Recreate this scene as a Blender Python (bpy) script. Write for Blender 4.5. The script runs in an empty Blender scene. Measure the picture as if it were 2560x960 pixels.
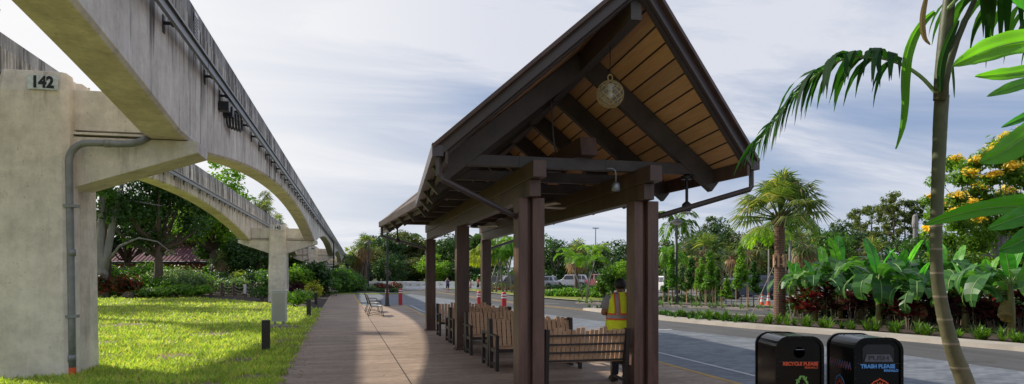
import bpy, math, random
import numpy as np
from mathutils import Vector, Matrix
random.seed(7)
rng = np.random.default_rng(11)
R = math.radians
col = bpy.context.scene.collection
# ---------------------------------------------------------------- camera model
FX = 1707.0; HC = 1.75; TH = R(13.95); CT = math.cos(TH); ST = math.sin(TH)
def P(px, D):
    u = (px - 1280) / FX
    return (D * (ST + u * CT), D * (CT - u * ST))
def G(px, py):
    return P(px, HC * FX / (py - 690.0))
def Z(py, D): return HC + (690 - py) * D / FX
def P3(px, py, D):
    x, y = P(px, D); return Vector((x, y, Z(py, D)))

# ---------------------------------------------------------------- mesh builder
class MB:
    def __init__(s): s.v = []; s.f = []; s.m = []
    def add(s, vs, fs, mi=0):
        o = len(s.v); s.v.extend([tuple(map(float, p)) for p in vs])
        for f in fs: s.f.append([i + o for i in f]); s.m.append(mi)
    def arr(s, V, n, mi=0):      # V: (k*n,3) array of separate n-gons
        o = len(s.v); s.v.extend(V.tolist()); k = len(V) // n
        s.f.extend((np.arange(k * n).reshape(k, n) + o).tolist()); s.m.extend([mi] * k)
    def box(s, x0, x1, y0, y1, z0, z1, mi=0):
        s.add([(x0,y0,z0),(x1,y0,z0),(x1,y1,z0),(x0,y1,z0),(x0,y0,z1),(x1,y0,z1),(x1,y1,z1),(x0,y1,z1)],
              [(0,3,2,1),(4,5,6,7),(0,1,5,4),(1,2,6,5),(2,3,7,6),(3,0,4,7)], mi)
    def bar(s, a, b, w, h, up=(0,0,1), mi=0, w2=None, h2=None):
        a = Vector(a); b = Vector(b); d = (b - a).normalized(); up = Vector(up)
        r = d.cross(up)
        if r.length < 1e-4: r = d.cross(Vector((1,0,0)))
        r.normalize(); u = r.cross(d).normalized()
        w2 = w if w2 is None else w2; h2 = h if h2 is None else h2
        vs = []
        for p, ww, hh in ((a, w, h), (b, w2, h2)):
            for i, j in ((-1,-1),(1,-1),(1,1),(-1,1)): vs.append(p + r*(i*ww/2) + u*(j*hh/2))
        s.add(vs, [(0,1,2,3),(7,6,5,4),(0,4,5,1),(1,5,6,2),(2,6,7,3),(3,7,4,0)], mi)
    def tube(s, pts, rad, n=8, mi=0, cap=True, sx=1.0):
        pts = [Vector(p) for p in pts]; k = len(pts)
        if not hasattr(rad, '__len__'): rad = [rad] * k
        vs = []; ref = None
        for i, p in enumerate(pts):
            d = (pts[min(i+1,k-1)] - pts[max(i-1,0)])
            if d.length < 1e-9: d = Vector((0,0,1))
            d.normalize()
            if ref is None: ref = Vector((1,0,0)) if abs(d.x) < .9 else Vector((0,1,0))
            u = (ref - d * ref.dot(d)).normalized(); ref = u; w = d.cross(u)
            for j in range(n):
                t = 2*math.pi*j/n; vs.append(p + u*(math.cos(t)*rad[i]*sx) + w*(math.sin(t)*rad[i]))
        fs = [(i*n+j, i*n+(j+1)%n, (i+1)*n+(j+1)%n, (i+1)*n+j) for i in range(k-1) for j in range(n)]
        if cap: fs += [tuple(range(n))[::-1], tuple((k-1)*n+j for j in range(n))]
        s.add(vs, fs, mi)
    def lathe(s, prof, n=16, c=(0,0,0), mi=0):
        vs = [(c[0]+r*math.cos(2*math.pi*j/n), c[1]+r*math.sin(2*math.pi*j/n), c[2]+z) for r, z in prof for j in range(n)]
        k = len(prof)
        fs = [(i*n+j, i*n+(j+1)%n, (i+1)*n+(j+1)%n, (i+1)*n+j) for i in range(k-1) for j in range(n)]
        fs += [tuple(range(n))[::-1], tuple((k-1)*n+j for j in range(n))]
        s.add(vs, fs, mi)
    def ext(s, poly, vec, mi=0):
        n = len(poly); poly = [Vector(p) for p in poly]; vec = Vector(vec)
        s.add(poly + [p + vec for p in poly],
              [tuple(range(n))[::-1], tuple(range(n, 2*n))] + [(i, (i+1)%n, n+(i+1)%n, n+i) for i in range(n)], mi)
    def prism(s, poly, z0, z1, mi=0): s.ext([(x, y, z0) for x, y in poly], (0,0,z1-z0), mi)
    def sheet(s, poly, z, mi=0): s.add([(x,y,z) for x,y in poly], [tuple(range(len(poly)))], mi)
    def ball(s, c, r, n=10, sz=(1,1,1), mi=0):
        pr = [(max(1e-3, r*math.sin(math.pi*i/n)), -r*math.cos(math.pi*i/n)) for i in range(n+1)]
        o = len(s.v); s.lathe(pr, n*2, (0,0,0), mi)
        for i in range(o, len(s.v)):
            x,y,z = s.v[i]; s.v[i] = (c[0]+x*sz[0], c[1]+y*sz[1], c[2]+z*sz[2])
    def xf(s, M):
        s.v = [tuple(M @ Vector(p)) for p in s.v]; return s
    def build(s, name, mats, parent=None, smooth=False, bevel=0, off=None, loc=None):
        me = bpy.data.meshes.new(name)
        v = s.v
        if off is not None: v = [(p[0]-off[0], p[1]-off[1], p[2]-off[2]) for p in v]
        me.from_pydata(v, [], s.f)
        if not isinstance(mats, (list, tuple)): mats = [mats]
        for m in mats: me.materials.append(m)
        if len(mats) > 1: me.polygons.foreach_set('material_index', s.m)
        if smooth: me.polygons.foreach_set('use_smooth', [True]*len(s.f))
        me.update()
        o = bpy.data.objects.new(name, me); col.objects.link(o)
        if parent is not None: o.parent = parent
        if loc is not None: o.location = loc
        if bevel:
            b = o.modifiers.new('bevel', 'BEVEL'); b.width = bevel; b.segments = 2; b.limit_method = 'ANGLE'; b.angle_limit = R(40)
            b.harden_normals = False
        return o
def tag(o, label=None, cat=None, group=None, kind=None):
    if label: o['label'] = label
    if cat: o['category'] = cat
    if group: o['group'] = group
    if kind: o['kind'] = kind
    return o
def thing(name, label, cat, loc=(0,0,0), rz=0, group=None, sc=None):
    o = bpy.data.objects.new(name, None); col.objects.link(o); o.empty_display_size = .1
    o.location = loc if len(loc) == 3 else (loc[0], loc[1], 0); o.rotation_euler = (0,0,rz)
    if sc: o.scale = (sc,sc,sc) if not hasattr(sc, '__len__') else sc
    return tag(o, label, cat, group)
KIDS = {}
def dup(o, loc, rz=0, label=None, sc=None, group=None, cat=None):
    c = o.copy(); col.objects.link(c); c.location = loc if len(loc) == 3 else (loc[0], loc[1], 0); c.rotation_euler = (0,0,rz)
    if sc: c.scale = (sc,sc,sc) if not hasattr(sc, '__len__') else sc
    if label: c['label'] = label
    if group: c['group'] = group
    def rec(a, b):
        for ch in list(a.children):
            d = ch.copy(); col.objects.link(d); d.parent = b; rec(ch, d)
    rec(o, c)
    return c
USED = {}
def place(key, proto, loc, rz=0, label=None, sc=None, group=None):
    """first placement moves the prototype itself, later ones copy it"""
    if key not in USED:
        USED[key] = proto; o = proto
        o.location = loc if len(loc) == 3 else (loc[0], loc[1], 0); o.rotation_euler = (0,0,rz)
        if sc: o.scale = (sc,sc,sc) if not hasattr(sc, '__len__') else sc
        if label: o['label'] = label
        if group: o['group'] = group
        return o
    return dup(USED[key], loc, rz, label, sc or 1, group)

# ---------------------------------------------------------------- materials
def newmat(name):
    m = bpy.data.materials.new(name); m.use_nodes = True; nt = m.node_tree; nt.nodes.clear()
    return m, nt, nt.nodes, nt.links
def N(nt, t, **kw):
    n = nt.nodes.new(t)
    for k, v in kw.items():
        if k in n.inputs: n.inputs[k].default_value = v
        else: setattr(n, k, v)
    return n
def mixc(nt, a, b, fac, mode='MIX'):
    n = nt.nodes.new('ShaderNodeMix'); n.data_type = 'RGBA'; n.blend_type = mode
    for s, x in ((6, a), (7, b), (0, fac)):
        if isinstance(x, (tuple, list)): n.inputs[s].default_value = (*x[:3], 1)
        elif isinstance(x, (int, float)): n.inputs[s].default_value = x
        else: nt.links.new(x, n.inputs[s])
    return n.outputs[2]
def ramp(nt, src, p0, p1, c0=(0,0,0), c1=(1,1,1)):
    n = nt.nodes.new('ShaderNodeValToRGB'); e = n.color_ramp.elements
    e[0].position = p0; e[1].position = p1; e[0].color = (*c0, 1); e[1].color = (*c1, 1)
    nt.links.new(src, n.inputs[0]); return n.outputs[0]
def noise(nt, vec, scale, detail=4, rough=.55, mapping=None):
    if mapping:
        mp = nt.nodes.new('ShaderNodeMapping'); mp.inputs['Scale'].default_value = mapping
        nt.links.new(vec, mp.inputs['Vector']); vec = mp.outputs[0]
    n = nt.nodes.new('ShaderNodeTexNoise'); n.inputs['Scale'].default_value = scale
    n.inputs['Detail'].default_value = detail; n.inputs['Roughness'].default_value = rough
    nt.links.new(vec, n.inputs['Vector']); return n.outputs['Fac']
def mathn(nt, op, a, b=None, clamp=False):
    n = nt.nodes.new('ShaderNodeMath'); n.operation = op; n.use_clamp = clamp
    for i, x in enumerate((a, b)):
        if x is None: continue
        if isinstance(x, (int, float)): n.inputs[i].default_value = x
        else: nt.links.new(x, n.inputs[i])
    return n.outputs[0]
def coords(nt, kind='Object'):
    if kind == 'World': return nt.nodes.new('ShaderNodeNewGeometry').outputs['Position']
    return nt.nodes.new('ShaderNodeTexCoord').outputs[kind]
def finish(nt, colr, rough=.6, metal=0, bumps=None, bstr=.3, bdist=.02, spec=.5, coat=0, rsock=None):
    b = nt.nodes.new('ShaderNodeBsdfPrincipled'); o = nt.nodes.new('ShaderNodeOutputMaterial')
    if isinstance(colr, (tuple, list)): b.inputs['Base Color'].default_value = (*colr[:3], 1)
    else: nt.links.new(colr, b.inputs['Base Color'])
    b.inputs['Roughness'].default_value = rough; b.inputs['Metallic'].default_value = metal
    if rsock is not None: nt.links.new(rsock, b.inputs['Roughness'])
    b.inputs['Specular IOR Level'].default_value = spec; b.inputs['Coat Weight'].default_value = coat
    if bumps is not None:
        bp = nt.nodes.new('ShaderNodeBump'); bp.inputs['Strength'].default_value = bstr; bp.inputs['Distance'].default_value = bdist
        nt.links.new(bumps, bp.inputs['Height']); nt.links.new(bp.outputs[0], b.inputs['Normal'])
    nt.links.new(b.outputs[0], o.inputs[0]); return b
def pm(name, c, var=.2, scale=4, rough=.6, metal=0, bump=.15, spec=.5, kind='Object', coat=0, stretch=None, fine=40):
    m, nt, nd, lk = newmat(name); co = coords(nt, kind)
    n1 = noise(nt, co, scale, 5, .6, stretch); n2 = noise(nt, co, fine, 3, .6)
    lo = tuple(x*(1-var) for x in c); hi = tuple(min(1, x*(1+var)) for x in c)
    cc = mixc(nt, lo, hi, ramp(nt, n1, .3, .7))
    cc = mixc(nt, cc, mixc(nt, cc, (.5,.5,.5), .0), 0)
    g = ramp(nt, n2, .25, .75, (1-var*.6,)*3, (1,)*3)
    cc = mixc(nt, cc, g, 1.0, 'MULTIPLY')
    rs = mathn(nt, 'ADD', mathn(nt, 'MULTIPLY', n1, .25), rough-.12, True)
    finish(nt, cc, rough, metal, n2 if bump else None, bump, .01, spec, coat, rs)
    return m
def leafmat(name, a, b, tr=.4, rough=.45, c=None, cf=.12, tint=None):
    m, nt, nd, lk = newmat(name)
    g = nt.nodes.new('ShaderNodeNewGeometry'); rnd = g.outputs['Random Per Island']
    oi = nt.nodes.new('ShaderNodeObjectInfo')
    cc = mixc(nt, a, b, rnd)
    if c is not None:
        r2 = mathn(nt, 'FRACT', mathn(nt, 'MULTIPLY', rnd, 17.31))
        cc = mixc(nt, cc, c, mathn(nt, 'LESS_THAN', r2, cf))
    co = coords(nt, 'Object'); nn = noise(nt, co, .9, 3)
    cc = mixc(nt, cc, ramp(nt, nn, .3, .7, (.55,.6,.55), (1.25,1.2,1.1)), 1.0, 'MULTIPLY')
    if name == 'grass_blade':
        n9 = noise(nt, co, .35, 6, .7); cc = mixc(nt, cc, (.30,.25,.09), ramp(nt, n9, .56, .74, (0,0,0), (.7,.7,.7)))
    v = mathn(nt, 'ADD', mathn(nt, 'MULTIPLY', oi.outputs['Random'], .5), .75)
    hs = nt.nodes.new('ShaderNodeHueSaturation'); nt.links.new(cc, hs.inputs['Color']); nt.links.new(v, hs.inputs['Value'])
    h = mathn(nt, 'ADD', mathn(nt, 'MULTIPLY', oi.outputs['Random'], -.035), .515); nt.links.new(h, hs.inputs['Hue'])
    cc = hs.outputs[0]
    b1 = nt.nodes.new('ShaderNodeBsdfPrincipled'); nt.links.new(cc, b1.inputs['Base Color']); b1.inputs['Roughness'].default_value = rough
    b1.inputs['Specular IOR Level'].default_value = .35
    t = nt.nodes.new('ShaderNodeBsdfTranslucent')
    nt.links.new(mixc(nt, cc, (1.5,1.7,.55), 1.0, 'MULTIPLY'), t.inputs['Color'])
    mx = nt.nodes.new('ShaderNodeMixShader'); mx.inputs[0].default_value = tr
    nt.links.new(b1.outputs[0], mx.inputs[1]); nt.links.new(t.outputs[0], mx.inputs[2])
    o = nt.nodes.new('ShaderNodeOutputMaterial'); nt.links.new(mx.outputs[0], o.inputs[0]); return m

M = {}
M['brown'] = pm('brown_paint', (.105,.062,.048), .42, 2.5, .42, bump=.15, stretch=(2,2,.35))
M['brownred'] = pm('red_brown_paint', (.155,.083,.060), .45, 2.5, .4, bump=.15, stretch=(3,3,.3))
M['timber'] = pm('stained_timber', (.078,.064,.056), .35, 3, .5, bump=.3, stretch=(1,.15,1))
M['fascia'] = pm('fascia_metal', (.075,.058,.058), .12, 1, .35, bump=.03)
M['black'] = pm('black_metal', (.012,.012,.013), .2, 6, .4, bump=.05)
M['blackgloss'] = pm('black_gloss_paint', (.006,.006,.005), .3, 3, .16, bump=.02, spec=.22)
M['darkgrey'] = pm('dark_grey_paint', (.035,.033,.034), .15, 5, .5, bump=.1)
M['post'] = pm('bollard_brown', (.028,.022,.021), .2, 6, .55, bump=.1)
M['white'] = pm('white_paint', (.72,.72,.70), .08, 5, .5, bump=.05)
M['red'] = pm('red_paint', (.48,.022,.03), .12, 5, .4, bump=.05)
M['orange'] = pm('orange_plastic', (.75,.12,.03), .1, 5, .5, bump=.05)
M['steel'] = pm('galvanised_steel', (.30,.33,.36), .22, 8, .42, .6, bump=.1)
M['rail'] = pm('conductor_rail_steel', (.16,.165,.17), .3, 6, .35, .7, bump=.1)
M['bracket'] = pm('dark_bracket', (.03,.03,.03), .3, 8, .5, .3, bump=.1)
M['boxgrey'] = pm('cabinet_paint', (.42,.43,.36), .1, 2, .4, bump=.04)
M['aluminium'] = pm('cabinet_edge', (.55,.56,.55), .1, 5, .35, .6, bump=.04)
M['conduit'] = pm('grey_conduit', (.25,.26,.26), .2, 6, .45, .2, bump=.08)
M['glass_dark'] = pm('dark_glass', (.012,.015,.018), .1, 2, .12, bump=0, spec=.8)
M['chrome'] = pm('chrome', (.55,.55,.56), .1, 3, .15, .9, bump=0)
M['lampglass'] = pm('lamp_glass', (.65,.66,.66), .1, 3, .25, bump=0)
M['tyre'] = pm('tyre', (.015,.015,.015), .2, 6, .8, bump=.1)
M['slat'] = pm('bench_slat', (.54,.33,.195), .22, 5, .6, bump=.25, stretch=(1,1,.2))
M['benchframe'] = pm('bench_frame', (.030,.021,.018), .25, 5, .5, bump=.15)  # dark brown of the bench frames, arms, legs and rails
M['benchwhite'] = pm('bench_light_slat', (.50,.46,.40), .15, 5, .55, bump=.1)
M['bark'] = pm('bark_brown', (.13,.095,.07), .35, 4, .85, bump=.7, stretch=(1,1,.3), fine=18)
M['barkgrey'] = pm('bark_grey', (.26,.25,.24), .3, 3, .85, bump=.6, stretch=(1,1,.35), fine=14)
M['rope'] = pm('rope', (.40,.35,.27), .2, 20, .9, bump=.3)
M['mulch'] = pm('mulch', (.055,.032,.022), .5, 3, .95, bump=.8, kind='World', fine=25)
M['drysoil'] = pm('dry_soil', (.24,.17,.12), .4, 6, .95, bump=.8, kind='World', fine=40)
M['kerb'] = pm('concrete_kerb', (.40,.355,.30), .18, 1.2, .85, bump=.25, kind='World', fine=30)
M['roofred'] = pm('maroon_roof', (.20,.085,.10), .15, 2, .75, bump=.04, spec=.2)
M['wallorange'] = pm('orange_boards', (.42,.14,.045), .2, 2, .6, bump=.2)
M['yellowp'] = pm('yellow_line_paint', (.52,.30,.055), .25, 3, .7, bump=.1, kind='World')
M['whitep'] = pm('white_line_paint', (.50,.50,.48), .25, 3, .7, bump=.1, kind='World')
M['skin'] = pm('skin', (.33,.17,.11), .1, 8, .5, bump=.05)
M['skinp'] = pm('skin_pale', (.50,.28,.20), .1, 8, .5, bump=.05)
M['hair'] = pm('dark_hair', (.014,.010,.009), .3, 30, .6, bump=.5)
M['vest'] = pm('hi_vis_fabric', (.78,.92,.02), .12, 6, .7, bump=.2)
M['vorange'] = pm('vest_orange_tape', (.80,.14,.03), .1, 6, .6, bump=.1)
M['silver'] = pm('vest_reflective_tape', (.33,.31,.30), .1, 6, .4, .2, bump=.1)
M['shirt'] = pm('grey_shirt', (.30,.29,.30), .2, 8, .8, bump=.25)
M['denim'] = pm('navy_trousers', (.012,.022,.07), .25, 8, .8, bump=.3)
M['netrope'] = pm('lantern_net_rope', (.50,.37,.16), .2, 30, .9, bump=.2)
m, nt, _, _ = newmat('lantern_glass')
gl = nt.nodes.new('ShaderNodeBsdfPrincipled'); gl.inputs['Base Color'].default_value = (.62,.62,.55,1); gl.inputs['Roughness'].default_value = .08; gl.inputs['Specular IOR Level'].default_value = .9
trn = nt.nodes.new('ShaderNodeBsdfTransparent'); mx = nt.nodes.new('ShaderNodeMixShader'); mx.inputs[0].default_value = .84
o_ = nt.nodes.new('ShaderNodeOutputMaterial'); nt.links.new(gl.outputs[0], mx.inputs[1]); nt.links.new(trn.outputs[0], mx.inputs[2]); nt.links.new(mx.outputs[0], o_.inputs[0])
M['globe'] = m
# leaves
M['leaf'] = leafmat('leaf_green', (0.038,0.105,0.018), (0.105,0.228,0.035), .4)
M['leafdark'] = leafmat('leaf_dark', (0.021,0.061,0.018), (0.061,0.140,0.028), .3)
M['leafbright'] = leafmat('leaf_bright', (0.088,0.245,0.026), (0.228,0.385,0.035), .45)
M['leafyellow'] = leafmat('leaf_yellow_green', (0.193,0.263,0.035), (0.385,0.420,0.052), .45)
M['leafblue'] = leafmat('leaf_blue_green', (.12,.22,.10), (.26,.36,.18), .4)
M['leafolive'] = leafmat('leaf_olive', (0.079,0.105,0.026), (0.175,0.193,0.052), .35)
M['pineleaf'] = leafmat('pine_needles', (.07,.12,.035), (.17,.20,.065), .35)
M['poinciana'] = leafmat('poinciana_leaf', (0.088,0.193,0.021), (0.210,0.350,0.035), .5)
M['flower'] = leafmat('yellow_flower', (.85,.60,.03), (.92,.74,.10), .25)
M['palmleaf'] = leafmat('palm_leaf', (0.044,0.114,0.018), (0.131,0.245,0.032), .35)
M['sabal'] = leafmat('fan_palm_leaf', (.06,.12,.03), (.19,.25,.08), .4, c=(.42,.36,.15), cf=.10)
M['deadfrond'] = leafmat('dead_frond', (.20,.13,.06), (.34,.24,.12), .25)
M['banana'] = leafmat('banana_leaf', (.045,.15,.04), (.12,.29,.075), .42, .38, c=(.22,.24,.07), cf=.05)
M['bananatop'] = leafmat('young_banana_leaf', (0.075,0.330,0.045), (0.150,0.480,0.075), .5, .35)
M['ti'] = leafmat('ti_leaf_red', (.09,.008,.012), (.26,.016,.022), .35, .4, c=(.05,.06,.02), cf=.2)
M['tidark'] = leafmat('ti_leaf_dark', (0.038,0.014,0.018), (0.123,0.026,0.035), .25, .4)
M['croton'] = leafmat('croton_leaf', (.13,.014,.012), (.28,.045,.02), .3, .4, c=(.05,.09,.02), cf=.35)
M['pinkfl'] = leafmat('pink_flower', (0.612,0.088,0.140), (0.800,0.350,0.385), .3)
M['whitefl'] = leafmat('white_flower', (.5,.5,.42), (.7,.7,.6), .3)
M['grassblade'] = leafmat('grass_blade', (.17,.28,.05), (.52,.60,.17), .5, .5, c=(.55,.46,.22), cf=.12)
M['nearleaf'] = leafmat('glossy_near_leaf', (.045,.24,.016), (.12,.38,.03), .6, .3)
M['nearfrond'] = leafmat('near_palm_leaflet', (.012,.06,.010), (.045,.13,.020), .5, .7)
def concrete(name, base, zt0, zt1, stain=1.0, fin=(.80,.79,.76)):
    """weathered concrete: pores, blotches, drip streaks getting heavier with world height between zt0 and zt1"""
    m, nt, _, lk = newmat(name); co = coords(nt, 'World')
    n1 = noise(nt, co, .8, 6, .6); n2 = noise(nt, co, 26, 4, .6)
    st = noise(nt, co, 1.0, 7, .68, (2.2, 2.2, .22)); st2 = noise(nt, co, 1.0, 5, .6, (9, 9, .5))
    c = mixc(nt, tuple(x*.82 for x in base), tuple(x*1.12 for x in base), ramp(nt, n1, .3, .7))
    c = mixc(nt, c, ramp(nt, st2, .25, .75, fin, (1.05,1.04,1.03)), 1.0, 'MULTIPLY')
    sp = nt.nodes.new('ShaderNodeSeparateXYZ'); lk.new(co, sp.inputs[0])
    mr = nt.nodes.new('ShaderNodeMapRange'); lk.new(sp.outputs['Z'], mr.inputs[0]); mr.inputs[1].default_value = zt0; mr.inputs[2].default_value = zt1
    thr = mathn(nt, 'SUBTRACT', .565, mathn(nt, 'MULTIPLY', mr.outputs[0], .135)); mr.clamp = True
    k = mathn(nt, 'MULTIPLY', mathn(nt, 'SUBTRACT', mathn(nt, 'ADD', mathn(nt,'MULTIPLY',st,.72), mathn(nt,'MULTIPLY',st2,.28)), thr), 9, True)
    k = mathn(nt, 'MULTIPLY', k, stain*.85)
    c = mixc(nt, c, (.055,.05,.045), k)
    pits = ramp(nt, n2, .27, .36, (.5,.5,.48), (1,1,1)); n7 = noise(nt, co, 2.2, 9, .75); c = mixc(nt, c, ramp(nt, n7, .36, .60, (.80,.79,.77), (1.06,1.06,1.05)), 1.0, 'MULTIPLY'); c = mixc(nt, c, pits, 1.0, 'MULTIPLY')
    finish(nt, c, .85, 0, n2, .25, .01, .25); return m
M['conc'] = concrete('beam_concrete', (.90,.83,.73), 4.7, 6.3)
M['colconc'] = concrete('column_concrete', (.78,.715,.64), 3.0, 12.0, .6, (.93,.925,.915))
M['capconc'] = concrete('beam_cap_concrete', (.60,.58,.56), 4.7, 6.9, .9)
M['soff_conc'] = concrete('beam_underside_concrete', (.85,.73,.70), 2.0, 30, .3)  # same concrete, tinted paler and pinker against green light bounced off the lawn
# soffit boards (grooves run with the ridge)
m, nt, _, lk = newmat('soffit_boards'); co = coords(nt, 'Object'); sp = nt.nodes.new('ShaderNodeSeparateXYZ'); lk.new(co, sp.inputs[0])
fx = mathn(nt, 'FRACT', mathn(nt, 'MULTIPLY', sp.outputs['X'], 1/.195)); g = mathn(nt, 'LESS_THAN', fx, .10)
bid = mathn(nt, 'FLOOR', mathn(nt, 'MULTIPLY', sp.outputs['X'], 1/.195))
wn = nt.nodes.new('ShaderNodeTexWhiteNoise'); wn.noise_dimensions = '1D'; lk.new(bid, wn.inputs['W'])
gr = noise(nt, co, 6, 5, .6, (6, .4, 1))
c = mixc(nt, (.66,.36,.17), (.80,.49,.26), ramp(nt, gr, .3, .7)); c = mixc(nt, c, ramp(nt, wn.outputs[0], 0, 1, (.8,.8,.8), (1.1,1.08,1.05)), 1.0, 'MULTIPLY')
c = mixc(nt, c, (.012,.008,.006), g); finish(nt, c, .32, 0, mathn(nt,'SUBTRACT',1,g), .5, .01, .5); M['soffit'] = m
# standing seam roof top
m, nt, _, lk = newmat('standing_seam'); co = coords(nt, 'Object'); sp = nt.nodes.new('ShaderNodeSeparateXYZ'); lk.new(co, sp.inputs[0])
fy = mathn(nt, 'FRACT', mathn(nt, 'MULTIPLY', sp.outputs['Y'], 2.4)); g = mathn(nt, 'LESS_THAN', fy, .08)
finish(nt, mixc(nt, (.075,.045,.042), (.13,.085,.08), g), .7, 0, g, .8, .02, .2); M['rooftop'] = m
# stamped walkway
m, nt, _, lk = newmat('stamped_concrete'); co = coords(nt, 'World')
n1 = noise(nt, co, 1.0, 8, .68, (.5, 2.4, 1)); n2 = noise(nt, co, .22, 4, .6); n3 = noise(nt, co, 1, 5, .7, (6, 28, 1))
c = mixc(nt, (.26,.18,.13), (.52,.395,.30), ramp(nt, n1, .32, .68)); c = mixc(nt, c, ramp(nt, n2, .3, .7, (.82,.80,.80), (1.08,1.05,1.0)), 1.0, 'MULTIPLY')
c = mixc(nt, c, ramp(nt, n3, .32, .60, (.52,.50,.49), (1.06,1.06,1.06)), 1.0, 'MULTIPLY')
n5 = noise(nt, co, 1.3, 8, .75); c = mixc(nt, c, ramp(nt, n5, .56, .68, (1,1,1), (.74,.71,.70)), 1.0, 'MULTIPLY'); n6 = noise(nt, co, 9, 2, .5); c = mixc(nt, c, ramp(nt, n6, .72, .74, (1,1,1), (.45,.43,.42)), 1.0, 'MULTIPLY')
finish(nt, c, .72, 0, mathn(nt,'ADD',n3,mathn(nt,'MULTIPLY',n1,.6)), .5, .02, .35); M['walk'] = m
# pavers
m, nt, _, lk = newmat('grey_pavers'); co = coords(nt, 'World')
br = nt.nodes.new('ShaderNodeTexBrick'); lk.new(co, br.inputs['Vector']); br.inputs['Scale'].default_value = 2.2; br.inputs['Mortar Size'].default_value = .012
br.inputs['Color1'].default_value = (.13,.142,.16,1); br.inputs['Color2'].default_value = (.215,.228,.245,1); br.inputs['Mortar'].default_value = (.09,.09,.095,1)
n1 = noise(nt, co, 1, 6, .7, (1, 5, 1)); c = mixc(nt, br.outputs[0], ramp(nt, n1, .3, .7, (.72,.74,.78), (1.15,1.15,1.15)), 1.0, 'MULTIPLY')
n5 = noise(nt, co, .7, 7, .7); c = mixc(nt, c, ramp(nt, n5, .5, .66, (1,1,1), (.66,.66,.68)), 1.0, 'MULTIPLY')
finish(nt, c, .7, 0, br.outputs['Fac'], .35, -.008, .4); M['paver'] = m
# asphalt
m, nt, _, lk = newmat('asphalt'); co = coords(nt, 'World'); n1 = noise(nt, co, 60, 3, .7); n2 = noise(nt, co, .5, 5, .6, (1.6, .12, 1))
c = mixc(nt, (.052,.050,.050), (.115,.110,.108), ramp(nt, n2, .3, .7)); c = mixc(nt, c, ramp(nt, n1, .3, .7, (.75,.75,.75), (1.2,1.2,1.2)), 1.0, 'MULTIPLY'); n4 = noise(nt, co, .9, 7, .7); c = mixc(nt, c, ramp(nt, n4, .56, .66, (1,1,1), (.72,.70,.68)), 1.0, 'MULTIPLY')
finish(nt, c, .8, 0, n1, .4, .01, .35); M['asphalt'] = m
# lawn base
m, nt, _, lk = newmat('lawn_soil'); co = coords(nt, 'World'); n1 = noise(nt, co, 6, 6, .7); n2 = noise(nt, co, .6, 4, .6); n3 = noise(nt, co, 22, 4, .7)
c = mixc(nt, (.17,.22,.035), (.40,.43,.10), ramp(nt, n1, .35, .65)); c = mixc(nt, c, (.19,.13,.07), ramp(nt, n2, .60, .74))
c = mixc(nt, c, ramp(nt, n3, .3, .7, (.4,.4,.4), (1.15,1.15,1.15)), 1.0, 'MULTIPLY')
finish(nt, c, .95, 0, n1, .8, .05, .1); M['lawn'] = m
M['greenground'] = pm('green_ground', (.05,.075,.018), .4, .4, .95, bump=.5, kind='World', fine=6)
def colour(name, c, rough=.3, coat=.5, metal=0): 
    if name not in M: M[name] = pm(name, c, .06, 1, rough, metal, 0, coat=coat)
    return M[name]
# ================================================================ camera, sky, sun
cam = bpy.data.cameras.new('camera'); co_ = bpy.data.objects.new('camera', cam); col.objects.link(co_)
co_.location = (0, 0, HC); co_.rotation_euler = (R(90), 0, -TH)
cam.sensor_width = 36; cam.lens = 36 * FX / 2560; cam.shift_y = 210 / 2560; cam.clip_start = .05; cam.clip_end = 4000
bpy.context.scene.camera = co_
sc = bpy.context.scene
sc.view_settings.view_transform = 'Standard'; sc.view_settings.look = 'None'; sc.view_settings.exposure = 0
SUN = Vector((-1.05, 1.0, 1.0)).normalized()
elev = math.asin(SUN.z); az = math.atan2(SUN.x, SUN.y)
sd = bpy.data.lights.new('sun', 'SUN'); sd.energy = 5.0; sd.angle = R(1.0); sd.color = (1, .93, .80)
so = bpy.data.objects.new('sun', sd); col.objects.link(so); so.rotation_euler = SUN.to_track_quat('Z', 'Y').to_euler(); so.location = (0, 0, 30)
w = bpy.data.worlds.new('World'); sc.world = w; w.use_nodes = True; nt = w.node_tree; nt.nodes.clear(); lk = nt.links
sky = nt.nodes.new('ShaderNodeTexSky'); sky.sky_type = 'NISHITA'; sky.sun_disc = False; sky.sun_elevation = elev; sky.sun_rotation = az
sky.air_density = 1.0; sky.dust_density = 1.5
tc = nt.nodes.new('ShaderNodeTexCoord'); sp = nt.nodes.new('ShaderNodeSeparateXYZ'); lk.new(tc.outputs['Generated'], sp.inputs[0])
zz = mathn(nt, 'ADD', mathn(nt, 'MAXIMUM', sp.outputs['Z'], 0), .16)      # clouds lie on a high sheet: project the direction onto it
cb = nt.nodes.new('ShaderNodeCombineXYZ'); lk.new(mathn(nt, 'DIVIDE', sp.outputs['X'], zz), cb.inputs[0]); lk.new(mathn(nt, 'DIVIDE', sp.outputs['Y'], zz), cb.inputs[1])
mp = nt.nodes.new('ShaderNodeMapping'); lk.new(cb.outputs[0], mp.inputs[0]); mp.inputs['Rotation'].default_value = (0,0,R(25)); mp.inputs['Scale'].default_value = (.55, 1.5, 1); mp.inputs['Location'].default_value = (2.3, .7, 0)
c1 = nt.nodes.new('ShaderNodeTexNoise'); c1.inputs['Scale'].default_value = .95; c1.inputs['Detail'].default_value = 12; c1.inputs['Roughness'].default_value = .60; c1.inputs['Distortion'].default_value = .7
lk.new(mp.outputs[0], c1.inputs['Vector'])
c2 = noise(nt, mp.outputs[0], .28, 3, .5)
cl = ramp(nt, mathn(nt, 'ADD', mathn(nt, 'MULTIPLY', c1.outputs['Fac'], .62), mathn(nt, 'MULTIPLY', c2, .38)), .40, .58)
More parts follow.
